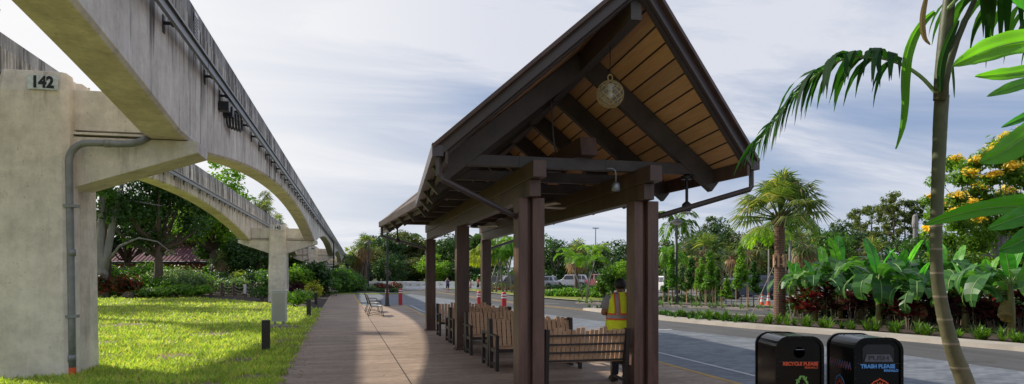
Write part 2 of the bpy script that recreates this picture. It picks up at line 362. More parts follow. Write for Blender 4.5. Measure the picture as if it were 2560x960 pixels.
# glow of thin cloud around the sun
dt = nt.nodes.new('ShaderNodeVectorMath'); dt.operation = 'DOT_PRODUCT'; lk.new(tc.outputs['Generated'], dt.inputs[0])
gd = Vector((-.62, .80, .22)).normalized(); dt.inputs[1].default_value = gd
gmr = nt.nodes.new('ShaderNodeMapRange'); gmr.interpolation_type = 'SMOOTHSTEP'; lk.new(dt.outputs['Value'], gmr.inputs[0]); gmr.inputs[1].default_value = .60; gmr.inputs[2].default_value = .99
glow = gmr.outputs[0]
hz = nt.nodes.new('ShaderNodeMapRange'); lk.new(sp.outputs['Z'], hz.inputs[0]); hz.inputs[1].default_value = .0; hz.inputs[2].default_value = .30; hz.inputs[3].default_value = 1; hz.inputs[4].default_value = 0
clear = mixc(nt, sky.outputs[0], (2.0, 2.95, 4.9), .90)
cloud = mixc(nt, (3.5, 4.15, 5.5), (6.2, 6.4, 7.1), cl)
base = mixc(nt, clear, cloud, mathn(nt, 'ADD', mathn(nt, 'MULTIPLY', cl, .85), .12, True))
base = mixc(nt, base, (6.0, 6.4, 7.0), mathn(nt, 'MULTIPLY', mathn(nt, 'MULTIPLY', hz.outputs[0], hz.outputs[0]), .75))
base = mixc(nt, base, (8.7, 8.6, 8.5), mathn(nt, 'MULTIPLY', glow, .90))
bg = nt.nodes.new('ShaderNodeBackground'); bg.inputs['Strength'].default_value = .118; lk.new(base, bg.inputs['Color'])
ow = nt.nodes.new('ShaderNodeOutputWorld'); lk.new(bg.outputs[0], ow.inputs[0])

# ================================================================ the setting
def struct(name, poly, z, mat, thick=0):
    b = MB()
    if thick: b.prism(poly, z - thick, z)
    else: b.sheet(poly, z)
    return tag(b.build(name, mat), kind='structure')
struct('ground', [(-1500,-600),(1500,-600),(1500,3000),(-1500,3000)], -.07, M['greenground'])
struct('road', [(1.0,-40),(150,-40),(150,66),(40,68),(13,190),(-4,190),(2,84),(1.2,69)], -.03, M['asphalt'])
pv = [G(1029,735), G(1195,757), G(1355,783), G(1650,820), G(1800,835), G(2260,885), (12.3,9.7), (12.8,-30)]
struct('bus_lane_pavement', pv + [(6.30,-30),(6.30,24.6),(3.62,25.8),(3.62,41.4),(1.1,41.6),(1.1,67.5),(6,67.5)], -.024, M['paver'])
struct('walkway', [(-1.08,-20),(6.30,-20),(6.30,24.6),(3.62,25.8),(3.62,41.4),(1.1,41.6),(1.1,67.5),(-1.08,67.5)], 0.0, M['walk'], .10)
b = MB(); b.box(1.075,1.095,-20,41.4,.001,.004); tag(b.build('walkway_joint', M['mulch']), kind='structure')
struct('lawn', [(-1.08,-20),(-1.08,38.2),(-3.4,44),(-6.5,52),(-11,60),(-20,66),(-60,76),(-60,-20)], -.01, M['lawn'], .06)
struct('planting_soil', [(-1.08,38.2),(-1.08,67.5),(-1.6,76),(-40,140),(-90,140),(-60,76),(-20,66),(-11,60),(-6.5,52),(-3.4,44)], -.02, M['mulch'])
struct('verge_grass', [(-6,67.5),(6.3,67.5),(6.0,70),(1.2,71.5),(-1.5,76),(-6,76)], .02, M['lawn'], .1)
def stripe(name, pts, w_, z, mat, label=None):
    b = MB(); vs = []
    pts = [Vector((p[0], p[1], 0)) for p in pts]
    for i, p in enumerate(pts):
        d = (pts[min(i+1, len(pts)-1)] - pts[max(i-1, 0)]).normalized(); n = Vector((-d.y, d.x, 0))
        vs += [(p + n*w_/2)[:2], (p - n*w_/2)[:2]]
    b.add([(x, y, z) for x, y in vs], [(2*i, 2*i+1, 2*i+3, 2*i+2) for i in range(len(pts)-1)])
    return tag(b.build(name, mat), kind='structure')
stripe('kerb_line', [(6.24,-20),(6.24,24.55),(3.56,25.75),(3.56,41.35)], .12, .004, M['yellowp'])
stripe('kerb_line', [(1.04,42),(1.04,67.4)], .14, .004, M['yellowp'])
stripe('lane_line', [(7.1,-20),(7.1,24)], .11, -.018, M['whitep'])
stripe('lane_line', [(3.7,41.9),(13.5,41.9)], .14, -.018, M['whitep'])
stripe('lane_line', [(4.2,28.5),(3.9,35),(4.0,41.5)], .10, -.018, M['whitep'])
stripe('lane_line', [(1.2,56),(7.6,56)], .16, -.018, M['whitep'])
stripe('lane_line', [(1.4,34.0),(3.3,34.0)], .13, .004, M['whitep'])
stripe('lane_line', [(10.0,20.6),(10.6,20.7)], .16, -.018, M['whitep'])
cl_ = [(9.6,84),(9.97,74.5),(10.4,55),(10.95,43.2),(12.4,31.5),(14.5,24)]
cl_ = [(6,130),(8.6,100),(9.97,74.5),(10.5,58),(10.95,43.2),(11.7,36.5),(12.15,32.6)]
for dx in (0, .42): stripe('centre_line', [(x+dx, y) for x, y in cl_], .12, -.022, M['yellowp'])
def kerbbar(name, pts, w_, z, mat):
    b = MB()
    for i in range(len(pts)-1):
        a = Vector((*pts[i], (z-.04)/2)); c = Vector((*pts[i+1], (z-.04)/2)); b.bar(a, c, w_, z+.04)
    return tag(b.build(name, mat), kind='structure')
# right-hand island: strip of kerb and plants between the bus road and the slip road
K = [(12.1,33.5),(12.25,30),(12.35,25.5),(13.4,20.2),(14.6,16.9),(15.5,12.9),(16,6),(16,-12)]
Kb = [(13.3,35),(14.4,31.8),(15.2,29),(17.4,24.0),(19.6,22.0),(30,21),(44,20),(44,-12)]
def inset(pl, d):
    out = []
    for i, p in enumerate(pl):
        a = Vector(pl[max(i-1,0)]); b_ = Vector(pl[min(i+1,len(pl)-1)]); t = (b_-a).normalized(); n = Vector((-t.y, t.x))
        out.append((p[0]+n.x*d, p[1]+n.y*d))
    return out
Ki = inset(K, .75)
b = MB(); n_ = len(K)
vs = [(x,y,-.03) for x,y in K] + [(x,y,.09) for x,y in inset(K,.03)] + [(x,y,.10) for x,y in Ki]
b.add(vs, [(i,i+1,n_+i+1,n_+i) for i in range(n_-1)] + [(n_+i,n_+i+1,2*n_+i+1,2*n_+i) for i in range(n_-1)])
tag(b.build('island_kerb', M['kerb']), kind='structure')
struct('planting_bed', Ki + Kb[::-1], .085, M['mulch'], .1)
kerbbar('slip_road_kerb', [(x,y) for x,y in Kb[:5]], .16, .105, M['kerb'])
# second bed between slip road and car park, and the bed further left behind the benches
B2 = [(14.6,41.5),(17.6,36.9),(20.6,31.5),(23,27.8),(30,24.5),(46,23.5),(46,27),(32,28.5),(25.5,31),(22.8,34.6),(19.6,40),(17,44.5)]
struct('planting_bed', B2, .06, M['mulch'], .1)
kerbbar('bed_kerb', [B2[i] for i in (0,1,2,3,4,5)], .3, .085, M['kerb'])
kerbbar('bed_kerb', [B2[i] for i in (6,7,8,9,10,11)], .3, .085, M['kerb'])
B3 = [(15.2,54),(16.3,42.6),(17.2,44.6),(19,47),(19.6,56),(18.6,70),(16.6,95),(14.5,120),(12.6,120),(13.8,90),(14.6,70)]
struct('verge_grass', B3, .05, M['lawn'], .09)
stripe('verge_kerb', [(12.6,120),(13.8,90),(14.6,70),(15.2,54),(16.3,42.6),(17.2,44.6)], .35, .06, M['kerb'])
struct('car_park', [(19.8,40),(24,33.5),(32,28.8),(60,27.5),(200,27.5),(200,140),(17,140),(18.7,72),(20,56)], -.026, pm('light_asphalt', (.15,.145,.14), .2, .4, .85, kind='World', bump=.2))
bare = [(-1.75,10.2,.55),(-2.3,11.6,.5),(-1.5,12.6,.35),(-1.4,9.0,.6),(-3.6,16.3,.45),(-2.0,15.4,.35),(-3.9,22.2,.6),(-6.2,20.0,.5),(-1.9,24.5,.7),(-7.5,27,.8),(-1.5,19.5,.35)]
rg = np.random.default_rng(17)
for bx_, by_, br_ in bare:
    struct('bare_soil', [(bx_+br_*(.75+.5*rg.random())*math.cos(a), by_+br_*1.3*(.7+.5*rg.random())*math.sin(a)) for a in np.linspace(0,2*math.pi,19)[:-1]], -.004, M['drysoil'])
# grass blades, denser toward the viewer
def blades():
    n = 92000
    D = 1/(1/9.5 - rng.random(n)*(1/9.5 - 1/62.0)); u = -.85 + rng.random(n)*.75
    X = D*(ST+u*CT); Y = D*(CT-u*ST)
    edge = np.where(Y < 38.2, -1.02 + .07*np.sin(Y*7)+.05*np.sin(Y*23), -1.08 - (Y-38.2)*.45)
    ok = (X < edge) & (X > -58); ok &= ~((X > -5.85) & (X < -4.55) & (Y > 13.35) & (Y < 14.9))
    # worn patches
    wz = np.sin(X*1.7+Y*.6)*np.sin(Y*1.1-X*.4)+np.sin(X*4.1)*np.sin(Y*3.3)*.5
    ok &= ~((wz > .62) & (rng.random(n) < .75))
    for bx_, by_, br_ in bare: ok &= ~((((X-bx_)**2+((Y-by_)/1.3)**2) < (br_*.95)**2) & (rng.random(n) < .80))
    X, Y, D = X[ok], Y[ok], D[ok]; k = len(X)
    h = (.035 + .05*rng.random(k)) * (1 + D/60); wd = (.006+.007*rng.random(k))*(.8 + D/12)
    a = rng.random(k)*2*np.pi; lean = (rng.random((k,2))-.5)*h[:,None]*2.2
    V = np.zeros((k,3,3)); dx = np.cos(a)*wd; dy = np.sin(a)*wd
    V[:,0] = np.stack([X-dx, Y-dy, np.full(k,-.01)], 1); V[:,1] = np.stack([X+dx, Y+dy, np.full(k,-.01)], 1)
    V[:,2] = np.stack([X+lean[:,0], Y+lean[:,1], h], 1)
    b = MB(); b.arr(V.reshape(-1,3), 3); tag(b.build('grass', M['grassblade']), 'short green lawn grass beside the walkway', 'grass', kind='stuff')
blades()

# ================================================================ monorail
DX = .0235
def cx(Y): return -5.53 + DX*Y
COLY = [-22.3, 14.1, 50.5, 86.9, 123.3, 159.7, 196.1, 232.5]
def beam_span(y0, y1, side, label, detail, group):
    """one concrete span; local y runs along it"""
    xa = cx(y0) + side*2.13; xb = cx(y1) + side*2.13
    L = math.hypot(y1-y0, xb-xa) - .03; rz = -math.atan2(xb-xa, y1-y0)
    t = thing('monorail_beam', label, 'monorail beam', (xa, y0+.015, 0), rz, group)
    n = 36; hw = .35; b = MB(); vs = []; ch = .05; zt = 6.85
    for i in range(n+1):
        y = L*i/n; q = abs(2*y/L - 1); e = max(0, 1 - (q**2)/(.94**2)); zb = 4.25 + 1.12*e
        for x, z in ((-hw+ch,zb),(hw-ch,zb),(hw,zb+ch),(hw,zt-.30),(hw-.012,zt-.29),(hw-.012,zt),(-hw+.012,zt),(-hw+.012,zt-.29),(-hw,zt-.30),(-hw,zb+ch)): vs.append((x,y,z))
    m_ = 10; mi = [3,0,0,2,2,2,2,2,0,0]
    for j in range(m_):
        f = [(i*m_+j, i*m_+(j+1)%m_, (i+1)*m_+(j+1)%m_, (i+1)*m_+j) for i in range(n)]
        o = len(b.v)
        if j == 0: b.add(vs, f, mi[j])
        else: b.f += f; b.m += [mi[j]]*n
    b.f += [tuple(range(m_))[::-1], tuple(n*m_+j for j in range(m_))]; b.m += [0,0]
    b.build('girder', [M['conc'], M['conc'], M['capconc'], M['soff_conc']], t)
    r = MB(); r.box(hw+.17, hw+.23, 0, L, 5.72, 5.86); r.box(hw+.16, hw+.27, 0, L, 5.86, 5.90); r.box(hw+.155,hw+.17,0,L,5.76,5.80)
    r.build('conductor_rail', M['rail'], t)
    r = MB(); r.box(-hw-.23, -hw-.17, 0, L, 5.72, 5.86); r.build('conductor_rail', M['rail'], t)
    if detail:
        bb = MB(); bb.box(hw+.001, hw+.02, -.05, .05, 5.62, 5.90); bb.tube([(hw,0,5.78),(hw+.10,0,5.78),(hw+.155,0,5.78)], [.035,.028,.035], 8); bb.box(hw+.12,hw+.16,-.06,.06,5.74,5.82)
        first = None; k = int(L/1.52)
        for i in range(k):
            y = .75 + i*1.52
            if first is None: first = bb.build('bracket', M['bracket'], t, loc=(0,y,0))
            else:
                c = first.copy(); col.objects.link(c); c.parent = t; c.location = (0,y,0)
        # cast lines near each end, cover strip of the joint
        for y in (.42, L-.42):
            jb = MB(); jb.box(hw-.001, hw+.004, y-.008, y+.008, 4.33, 6.5); jb.box(-hw+.02,hw-.02,y-.008,y+.008,4.243,4.249); jb.build('cast_line', M['bracket'], t)
    return t
labels_r = {0: 'nearest span of the right monorail beam, passing overhead at the top left', 1: 'second span of the right monorail beam, arching from column 142 to column 143',
            2: 'third span of the right monorail beam, beyond column 143'}
labels_l = {0: 'span of the left monorail beam behind the top of column 142', 1: 'arched span of the left monorail beam, between the dark tree and column 143', 2: 'left monorail beam span beyond column 143'}
far_r = ['fourth span of the right monorail beam from the camera, above the hedge', 'fifth span of the right monorail beam from the camera', 'sixth span of the right monorail beam, far off', 'farthest span of the right monorail beam']
far_l = ['fourth span of the left monorail beam, mostly hidden by the column', 'fifth span of the left monorail beam from the camera', 'sixth span of the left monorail beam, far off', 'farthest span of the left monorail beam']
for i in range(7):
    beam_span(COLY[i], COLY[i+1], 1, labels_r.get(i) or far_r[i-3], i < 3, 'spans of the right monorail beam')
for i in range(7):
    if i == 0: beam_span(COLY[0], COLY[1], -1, labels_l[0], True, 'spans of the left monorail beam')
    else: beam_span(COLY[i], COLY[i+1], -1, labels_l.get(i) or far_l[i-3], i < 2, 'spans of the left monorail beam')
def text(parent, s, size, loc, rot, mat, name='lettering', depth=.002, bold=0, align='CENTER', sx=1):
    cu = bpy.data.curves.new(name, 'FONT'); cu.body = s; cu.size = size; cu.extrude = depth; cu.offset = bold; cu.align_x = align; cu.align_y = 'CENTER'; cu.resolution_u = 3
    o = bpy.data.objects.new(name+'_tmp', cu); col.objects.link(o); bpy.context.view_layer.update()
    me = bpy.data.meshes.new_from_object(o.evaluated_get(bpy.context.evaluated_depsgraph_get())); bpy.data.objects.remove(o)
    me.materials.clear(); me.materials.append(mat); me.name = name
    q = bpy.data.objects.new(name, me); col.objects.link(q); q.parent = parent; q.location = loc; q.rotation_euler = rot; q.scale = (sx,1,1); return q
def column(Y, num, label, k):
    x = cx(Y); t = thing('monorail_column', label, 'column', (x, Y, 0), -DX, 'numbered concrete columns of the monorail')
    b = MB(); z0, z1 = -.05, 5.32
    def ring(z, w_, d, cut=.10):
        return [(-w_,-d+cut,z),(-w_+cut,-d,z),(w_-cut,-d,z),(w_,-d+cut,z),(w_,-.26,z),(w_-.10,-.22,z),(w_-.10,.12,z),(w_,.16,z),(w_,d-cut,z),(w_-cut,d,z),(-w_+cut,d,z),(-w_,d-cut,z),(-w_,.16,z),(-w_+.10,.12,z),(-w_+.10,-.22,z),(-w_,-.26,z)]
    rs = [ring(z0,.63,.72), ring(3.2,.585,.70), ring(4.95,.56,.68), ring(z1,.50,.60,.06)]; n = 16
    b.add([p for r in rs for p in r], [(i*n+j, i*n+(j+1)%n, (i+1)*n+(j+1)%n, (i+1)*n+j) for i in range(3) for j in range(n)] + [tuple(3*n+j for j in range(n))])
    b.build('shaft', M['colconc'], t, bevel=.012 if k < 2 else 0)
    c = MB(); dy = .42
    c.ext([(-1.76,-.36,4.36),(1.76,-.36,4.36),(1.76,-.36,5.08),(-1.76,-.36,5.08)], (0,.72,0))
    c.build('crossbeam', M['colconc'], t, bevel=.01 if k < 2 else 0)
    c = MB(); c.ext([(-2.62,-dy,4.235),(2.62,-dy,4.235),(2.62,-dy,4.02),(.5,-dy,3.30),(-.5,-dy,3.30),(-2.62,-dy,4.02)], (0,2*dy,0))
    c.build('crosshead', M['colconc'], t, bevel=.012 if k < 2 else 0)
    c = MB(); c.box(-1.78,-.56,-.46,.46,4.27,4.31); c.box(.56,1.78,-.46,.46,4.27,4.31); c.build('flange', M['colconc'], t)
    if num:
        s = MB(); sx = .20 if k == 0 else 0; text_s = .27 if k == 0 else .34
        s.box(-.23+sx-.07*(k>0),.23+sx+.07*(k>0),-.725,-.705,4.97-.04*(k>0),5.21+.02*(k>0))
        o = s.build('number_plate', M['white'] if k else pm('weathered_plate',(.60,.66,.68),.25,9,.6), t); o.rotation_euler = (0,0,0)
        text(o, num, text_s, (sx, -.728, 5.085), (R(90),0,0), M['black'], 'number', .002, .013, sx=.86)
    return t
cl_lab = ['thick tan concrete monorail column numbered 142, at the left edge', 'slimmer looking concrete monorail column numbered 143, rust streaked, rising from the lawn', 'concrete monorail column numbered 144 with grey conduits, behind the hedge']
cols = []
for i, Y in enumerate(COLY[1:]):
    num = str(142+i) if i < 3 else None
    cols.append(column(Y, num, cl_lab[i] if i < 3 else ['fourth monorail column in the row, above the leafy hedge','fifth monorail column in the row, half hidden','sixth monorail column in the row, far away','last monorail column in the distance'][i-3], i))
# conduit on column 142: own bracket clamps
t = cols[0]; pth = []
x0, y0 = .62, -.62
c = MB()
arc = [(x0, y0, 0), (x0-.01, y0, 1.0), (x0-.03, y0, 2.4), (x0-.05, y0, 3.7)]
for a in range(0, 91, 15):
    arc.append((x0-.05+.30*(1-math.cos(R(a))), y0, 3.75+.34*math.sin(R(a))))
arc += [(1.05,-.60,4.10),(1.35,-.58,4.10),(1.55,-.55,4.12),(1.70,-.50,4.19),(1.78,-.45,4.26)]
c.tube(arc, .062, 12)
for z in (.25, 2.1): c.lathe([(.070,0),(.070,.12)], 12, (x0-.01, y0, z))
c.tube([(1.12,-.595,4.10),(1.22,-.59,4.10)], .072, 12)
c.build('conduit', M['conduit'], t, smooth=True)
for z in (1.02, 2.95): 
    c = MB(); c.box(x0-.12, x0+.09, y0-.075, y0+.08, z, z+.05); c.build('clamp', M['conduit'], t)
c = MB(); c.tube([(x0,y0,-.02),(x0,y0,.15)], .064, 12); c.build('conduit_base', M['orange'], t)
# conduits of column 144
t = cols[2]
for q in range(3):
    c = MB(); xx = -.35+.22*q; zz_ = 3.2-.28*q
    c.tube([(xx,-.80,0),(xx,-.80,zz_-.25),(xx+.08,-.80,zz_-.06),(xx+.28,-.80,zz_),(2.5,-.80,zz_)], .09, 8); c.build('conduit', M['conduit'], t, smooth=True)
# power cable loop hanging from the beam next to column 144, cable coil on the beam past column 142
c = MB(); X, Y = cx(84)+2.13+.45, 84
c.tube([(X,Y,5.6),(X,Y-.6,4.2),(X,Y-1.1,2.6),(X,Y-1.8,2.0),(X,Y-2.5,2.5),(X,Y-2.9,4.0),(X,Y-3.2,5.6)], .07, 6)
tag(c.build('power_cable', M['black'], smooth=True), 'black cable hanging in a loop from the right beam before column 144', 'cable')
c = MB()
X = cx(17.2)+2.13+.35
for q in range(5):
    pts = [(X+.06+.05*q, 17.1+.5*math.sin(a)*.55+.1*q, 5.42+.20*math.cos(a)) for a in np.linspace(0, 5.6, 14)]
    c.tube(pts, .022, 6)
ft = thing('feeder_cable', 'black feeder cable coiled below the rail just past column 142', 'cable', (X, 17, 5.5)); c.build('coil', M['black'], ft, off=(X,17,5.5))
for ya, yb in ((16.75,17.0),(16.2,16.42)):
    c = MB(); c.box(X-.01, X+.20, ya, yb, 5.42, 5.62); c.build('junction_box', M['black'], ft, off=(X,17,5.5))
#tag(c.build('feeder_cable', M['black'], smooth=False), 'black feeder cable coiled below the rail just past column 142', 'cable')
# striped finger plates at the joint over column 142
X = cx(14.1)+2.13+.352
for z0_, z1_ in ((6.15,6.75),(5.92,6.10)):
    fp = thing('joint_plate', 'striped black finger plate bridging the beam joint over column 142, %s one' % ('upper, taller' if z0_ > 6 else 'lower, shorter'), 'joint plate', (X, 14.1, z0_), 0)
    a = MB(); a.box(.002,.012,-.13,.13,0,z1_-z0_); a.build('plate', M['aluminium'], fp)
    a = MB()
    for q in range(int((z1_-z0_)/.06)): a.box(.013,.02,-.13,.13,.02+q*.06,.045+q*.06)
    a.build('fingers', M['black'], fp)
# ================================================================ shelter
SX, SY = 3.66, 16.1; SL = 8.1
def zr(Y): return 5.00 + .47*abs(Y-SY)/SL
TP = .815
def hw_(Y): return (zr(Y)-3.5)/TP
OFF = (SX, SY, 0)
shelter = thing('bus_shelter', 'dark brown timber bus shelter with a pointed gable roof', 'shelter', OFF)
YF, YB = SY-6.9, SY+6.9; AF, AB = SY-SL, SY+SL
def surf(s, dz, inx=0.0):
    """corner points of one slope (s=-1 left, 1 right)"""
    R0 = Vector((SX, AF+inx, zr(AF)+dz)); RM = Vector((SX, SY, zr(SY)+dz)); R1 = Vector((SX, AB-inx, zr(AB)+dz))
    C0 = Vector((SX+s*hw_(YF), YF+inx, 3.5+dz)); KM = Vector((SX+s*hw_(SY), SY, 3.5+dz)); C1 = Vector((SX+s*hw_(YB), YB-inx, 3.5+dz))
    return R0, RM, R1, C0, KM, C1
for s in (-1, 1):
    for nm, d0, d1, mt, inx in (('roof', .02, .085, 'rooftop', 0), ('soffit', -.045, 0.0, 'soffit', .04)):
        b = MB(); a = surf(s, d0, inx); c = surf(s, d1, inx)
        for (i, j, k, l) in ((0,1,4,3),(1,2,5,4)):
            q = [a[i],a[j],a[k],a[l]]; p = [c[i],c[j],c[k],c[l]]
            b.add(q+p, [(0,1,2,3),(7,6,5,4),(0,4,5,1),(1,5,6,2),(2,6,7,3),(3,7,4,0)])
        b.build(nm, M[mt], shelter, off=OFF)
    for y_a, y_c in ((AF, YF), (AB, YB)):
        e = 1 if y_a == AF else -1
        p0 = Vector((SX, y_a-e*.03, zr(y_a)-.03)); p1 = Vector((SX+s*hw_(y_c), y_c-e*.03, 3.5-.03)); d = (p1-p0).normalized()
        b = MB(); b.bar(p0+Vector((0,0,.03)), p1+d*.14+Vector((0,0,.03)), .05, .15); b.build('barge_board', M['fascia'], shelter, off=OFF)
        b = MB(); q0 = p0+Vector((0,e*.075,-.035)); q1 = p1+Vector((0,e*.075,-.035)); b.bar(q0, q1+d*.10, .07, .13); b.build('barge_board', M['fascia'], shelter, off=OFF)
        b = MB(); q0 = p0+Vector((0,-e*.03,.13)); q1 = p1+Vector((0,-e*.03,.13)); b.bar(q0, q1+d*.18, .13, .05); b.build('rake_trim', M['brown'], shelter, off=OFF)
    # gutters follow the eave with its bend
    for ya, yb in ((YF-.05, SY), (SY, YB+.05)):
        g = MB(); pa = Vector((SX+s*(hw_(ya)+.08), ya, 3.44)); pb = Vector((SX+s*(hw_(yb)+.08), yb, 3.44))
        g.bar(pa, pb, .15, .15); g.bar(pa+Vector((s*.05,0,.085)), pb+Vector((s*.05,0,.085)), .05, .03)
        g.build('gutter', M['fascia'], shelter, off=OFF)
        g = MB(); g.bar(pa+Vector((-s*.12,0,-.06)), pb+Vector((-s*.12,0,-.06)), .04, .22); g.build('eave_fascia', M['brown'], shelter, off=OFF)
    for yc, yp in ((YF+.02, SY-6.0), (YB-.02, SY+6.0)):
        g = MB(); xe = SX+s*(hw_(yc)+.06); xp = SX+s*.885
        g.tube([(xe,yc,3.42),(xe,yc,3.10)], .045, 4, sx=1); g.tube([(xe,yc,3.13),(xe-s*.03,yc,3.07),(xp+s*.22,yp-.02 if yp<SY else yp+.02,2.66),(xp+s*.15,yp,2.62)], .043, 10)
        g.build('downspout', M['fascia'], shelter, off=OFF)
XL, XR = 2.77, 4.60
for k, Y in enumerate((SY-6.0, SY, SY+6.0)):
    for X in (XL, XR):
        b = MB()
        if k == 0 and X == XR: X += .05
        if k == 0:   # the two front posts show as twin box columns round a recess
            b.box(X-.20,X-.055,Y-.16,Y+.16,0,2.93); b.box(X+.015,X+.20,Y-.19,Y+.13,0,2.93); b.box(X-.055,X+.015,Y-.08,Y+.10,0,2.93)
        else:
            b.box(X-.15,X+.15,Y-.15,Y+.15,0,2.93)
        p = b.build('post', M['brownred' if k == 0 else 'brown'], shelter, off=OFF, bevel=.008)
        b = MB(); b.box(X-.235,X+.235,Y-.225,Y+.225,0.0,.035) if k == 0 else b.box(X-.18,X+.18,Y-.18,Y+.18,0,.03)
        b.build('foot_plate', M['brown'], p, off=(0,0,0) if False else OFF)
for X in (XL, XR+.05):
    for sx in (-.215,.215):
        for sy in (-.2,.2):
            pass
for X in (XL, XR):
    b = MB()
    for a, c, z0, z1, w_ in ((SY-6.38, SY+6.38, 2.93, 3.18, .17), (SY-6.62, SY+6.62, 3.183, 3.43, .20)):
        b.box(X-w_/2, X+w_/2, a, c, z0, z1)
    b.build('header_beam', M['brown'], shelter, off=OFF, bevel=.008)
for k in range(-4, 5):
    Y = SY + 1.5*k; z = zr(Y) - .055; tim = M['timber']
    w_ = .12 if k > -4 else .14; h_ = .29
    for s in (-1, 1):
        b = MB(); e = hw_(Y)+.02; d = Vector((s, 0, -TP)).normalized(); n = Vector((-s*TP, 0, -1)).normalized()
        p0 = Vector((SX+s*.03, Y, z-.03)) + Vector((0,0,-h_*.62)); p1 = p0 + Vector((s*(e-.03), 0, -TP*(e-.03)))
        b.bar(p0, p1, w_, h_); b.build('rafter', tim, shelter, off=OFF, bevel=.006)
    hh = min(2.12, hw_(Y)-.40); b = MB(); b.ext([(SX-hh,Y-.06,3.402),(SX+hh,Y-.06,3.402),(SX+hh-.22,Y-.06,3.575),(SX-hh+.22,Y-.06,3.575)], (0,.12,0))
    b.build('tie_beam', tim, shelter, off=OFF, bevel=.005)
for a, c in ((AF+.12, SY), (AB-.12, SY)):
    b = MB(); e = 1 if a < c else -1
    b.bar((SX, a, zr(a)-.25), (SX, c, zr(c)-.25), .15, .36); b.build('ridge_beam', tim, shelter, off=OFF, bevel=.006)
b = MB(); b.ext([(SX-.13,SY-6.28,3.60),(SX-.13,SY-6.20,3.88),(SX-.13,SY-4.5,3.84),(SX-.13,SY-4.4,3.60)], (.26,0,0)); b.build('king_block', M['brown'], shelter, off=OFF)
b = MB(); b.tube([(SX-.1,SY-4.6,4.95),(SX-.12,SY-4.8,4.2),(SX-.12,SY-5.0,3.7),(SX-.22,SY-5.2,3.62),(SX-.9,SY-5.3,3.61),(SX-1.0,SY-5.4,3.59)], .014, 6); b.build('wiring', M['steel'], shelter, off=OFF)
for s in (-1, 1):
    b = MB(); b.tube([(SX+s*.7-.35,SY-6.05,3.58),(SX+s*.7-.35,SY-6.05,3.40)], .012, 6); b.build('hanger', M['black'], shelter, off=OFF)
# netted globe lantern
gx, gy, gz, gr = 3.66, 9.0, 4.31, .187
t = thing('globe_lantern', 'glass globe lantern in a rope net hanging under the front gable', 'lantern', (gx,gy,gz))
b = MB(); b.ball((0,0,0), gr, 12); b.build('globe', M['globe'], t, smooth=True)
b = MB()
for hnd in (1,-1):
    for k in range(10):
        pts = []
        for q in range(19):
            ph = R(8+164*q/18); a = 2*math.pi*k/10 + hnd*(ph*1.15)
            pts.append(((gr+.004)*math.sin(ph)*math.cos(a), (gr+.004)*math.sin(ph)*math.sin(a), (gr+.004)*math.cos(ph)))
        b.tube(pts, .0052, 4)
for a0 in (0,):
    b.tube([(.035*math.cos(a), 0, gr+.045+.045*math.sin(a)) for a in np.linspace(0,2*math.pi,13)], .010, 6)
b.build('net', M['netrope'], t)
b = MB(); b.tube([(0,0,gr+.09),(0,0,.75)], .007, 6); b.lathe([(.05,.74),(.05,.80),(.02,.82)], 10); b.build('cord', M['bracket'], t)
b = MB(); b.ball((0,0,-.01), .045, 6); b.lathe([(.03,.03),(.035,.10),(.07,.12),(.02,.15)], 10); b.build('bulb', M['lampglass'], t, smooth=True)
# ceiling fans
fan = thing('ceiling_fan', 'ceiling fan with pale blades under the middle of the shelter roof', 'fan', (SX,12.9,3.08), R(20), 'ceiling fans under the shelter roof')
b = MB(); b.lathe([(.03,0),(.10,.01),(.11,.08),(.04,.12),(.02,.14),(.018,.32)], 14); b.build('motor', M['black'], fan, smooth=False)
for k in range(4):
    b = MB(); a = k*math.pi/2; d = Vector((math.cos(a), math.sin(a), 0)); b.bar(d*.10+Vector((0,0,.03)), d*.75+Vector((0,0,.035)), .13, .012, up=(.15*-d.y,.15*d.x,1)); b.build('blade', M['benchwhite'], fan)
dup(fan, (SX,19.2,3.12), R(50), 'ceiling fan under the far end of the shelter roof')
# pendant floodlights on the eaves
def pendant(loc, label):
    t = thing('pendant_light', label, 'light', loc, 0, 'pendant lights below the shelter eaves')
    b = MB(); b.lathe([(.09,.42),(.10,.47),(.03,.50)], 12); b.tube([(0,0,.45),(0,0,.05)], .025, 8); b.build('stem', M['black'], t)
    b = MB(); b.lathe([(.03,.06),(.075,.02),(.085,-.06),(.06,-.10)], 14); b.build('head', M['darkgrey'], t, smooth=True)
    b = MB(); b.ball((0,0,-.10), .055, 6); b.build('lens', M['lampglass'], t, smooth=True)
pendant((SX+1.78, SY-6.0, 2.90), 'dark pendant floodlight below the right front eave')
pendant((SX-1.98, SY+5.6, 2.90), 'dark pendant floodlight below the left far eave')
t = thing('beam_light', 'small grey light on a bent pipe beside the right front beam', 'light', (4.10, 9.92, 3.12))
b = MB(); b.tube([(-.12,0,.30),(-.03,0,.30),(.02,0,.27),(.03,0,.20),(.03,0,.08)], .011, 8); b.build('pipe', M['steel'], t, smooth=True)
b = MB(); b.lathe([(.05,-.05),(.065,-.04),(.065,.05),(.04,.08),(.02,.09)], 14, (.03,0,0)); b.build('head', M['steel'], t, smooth=True)

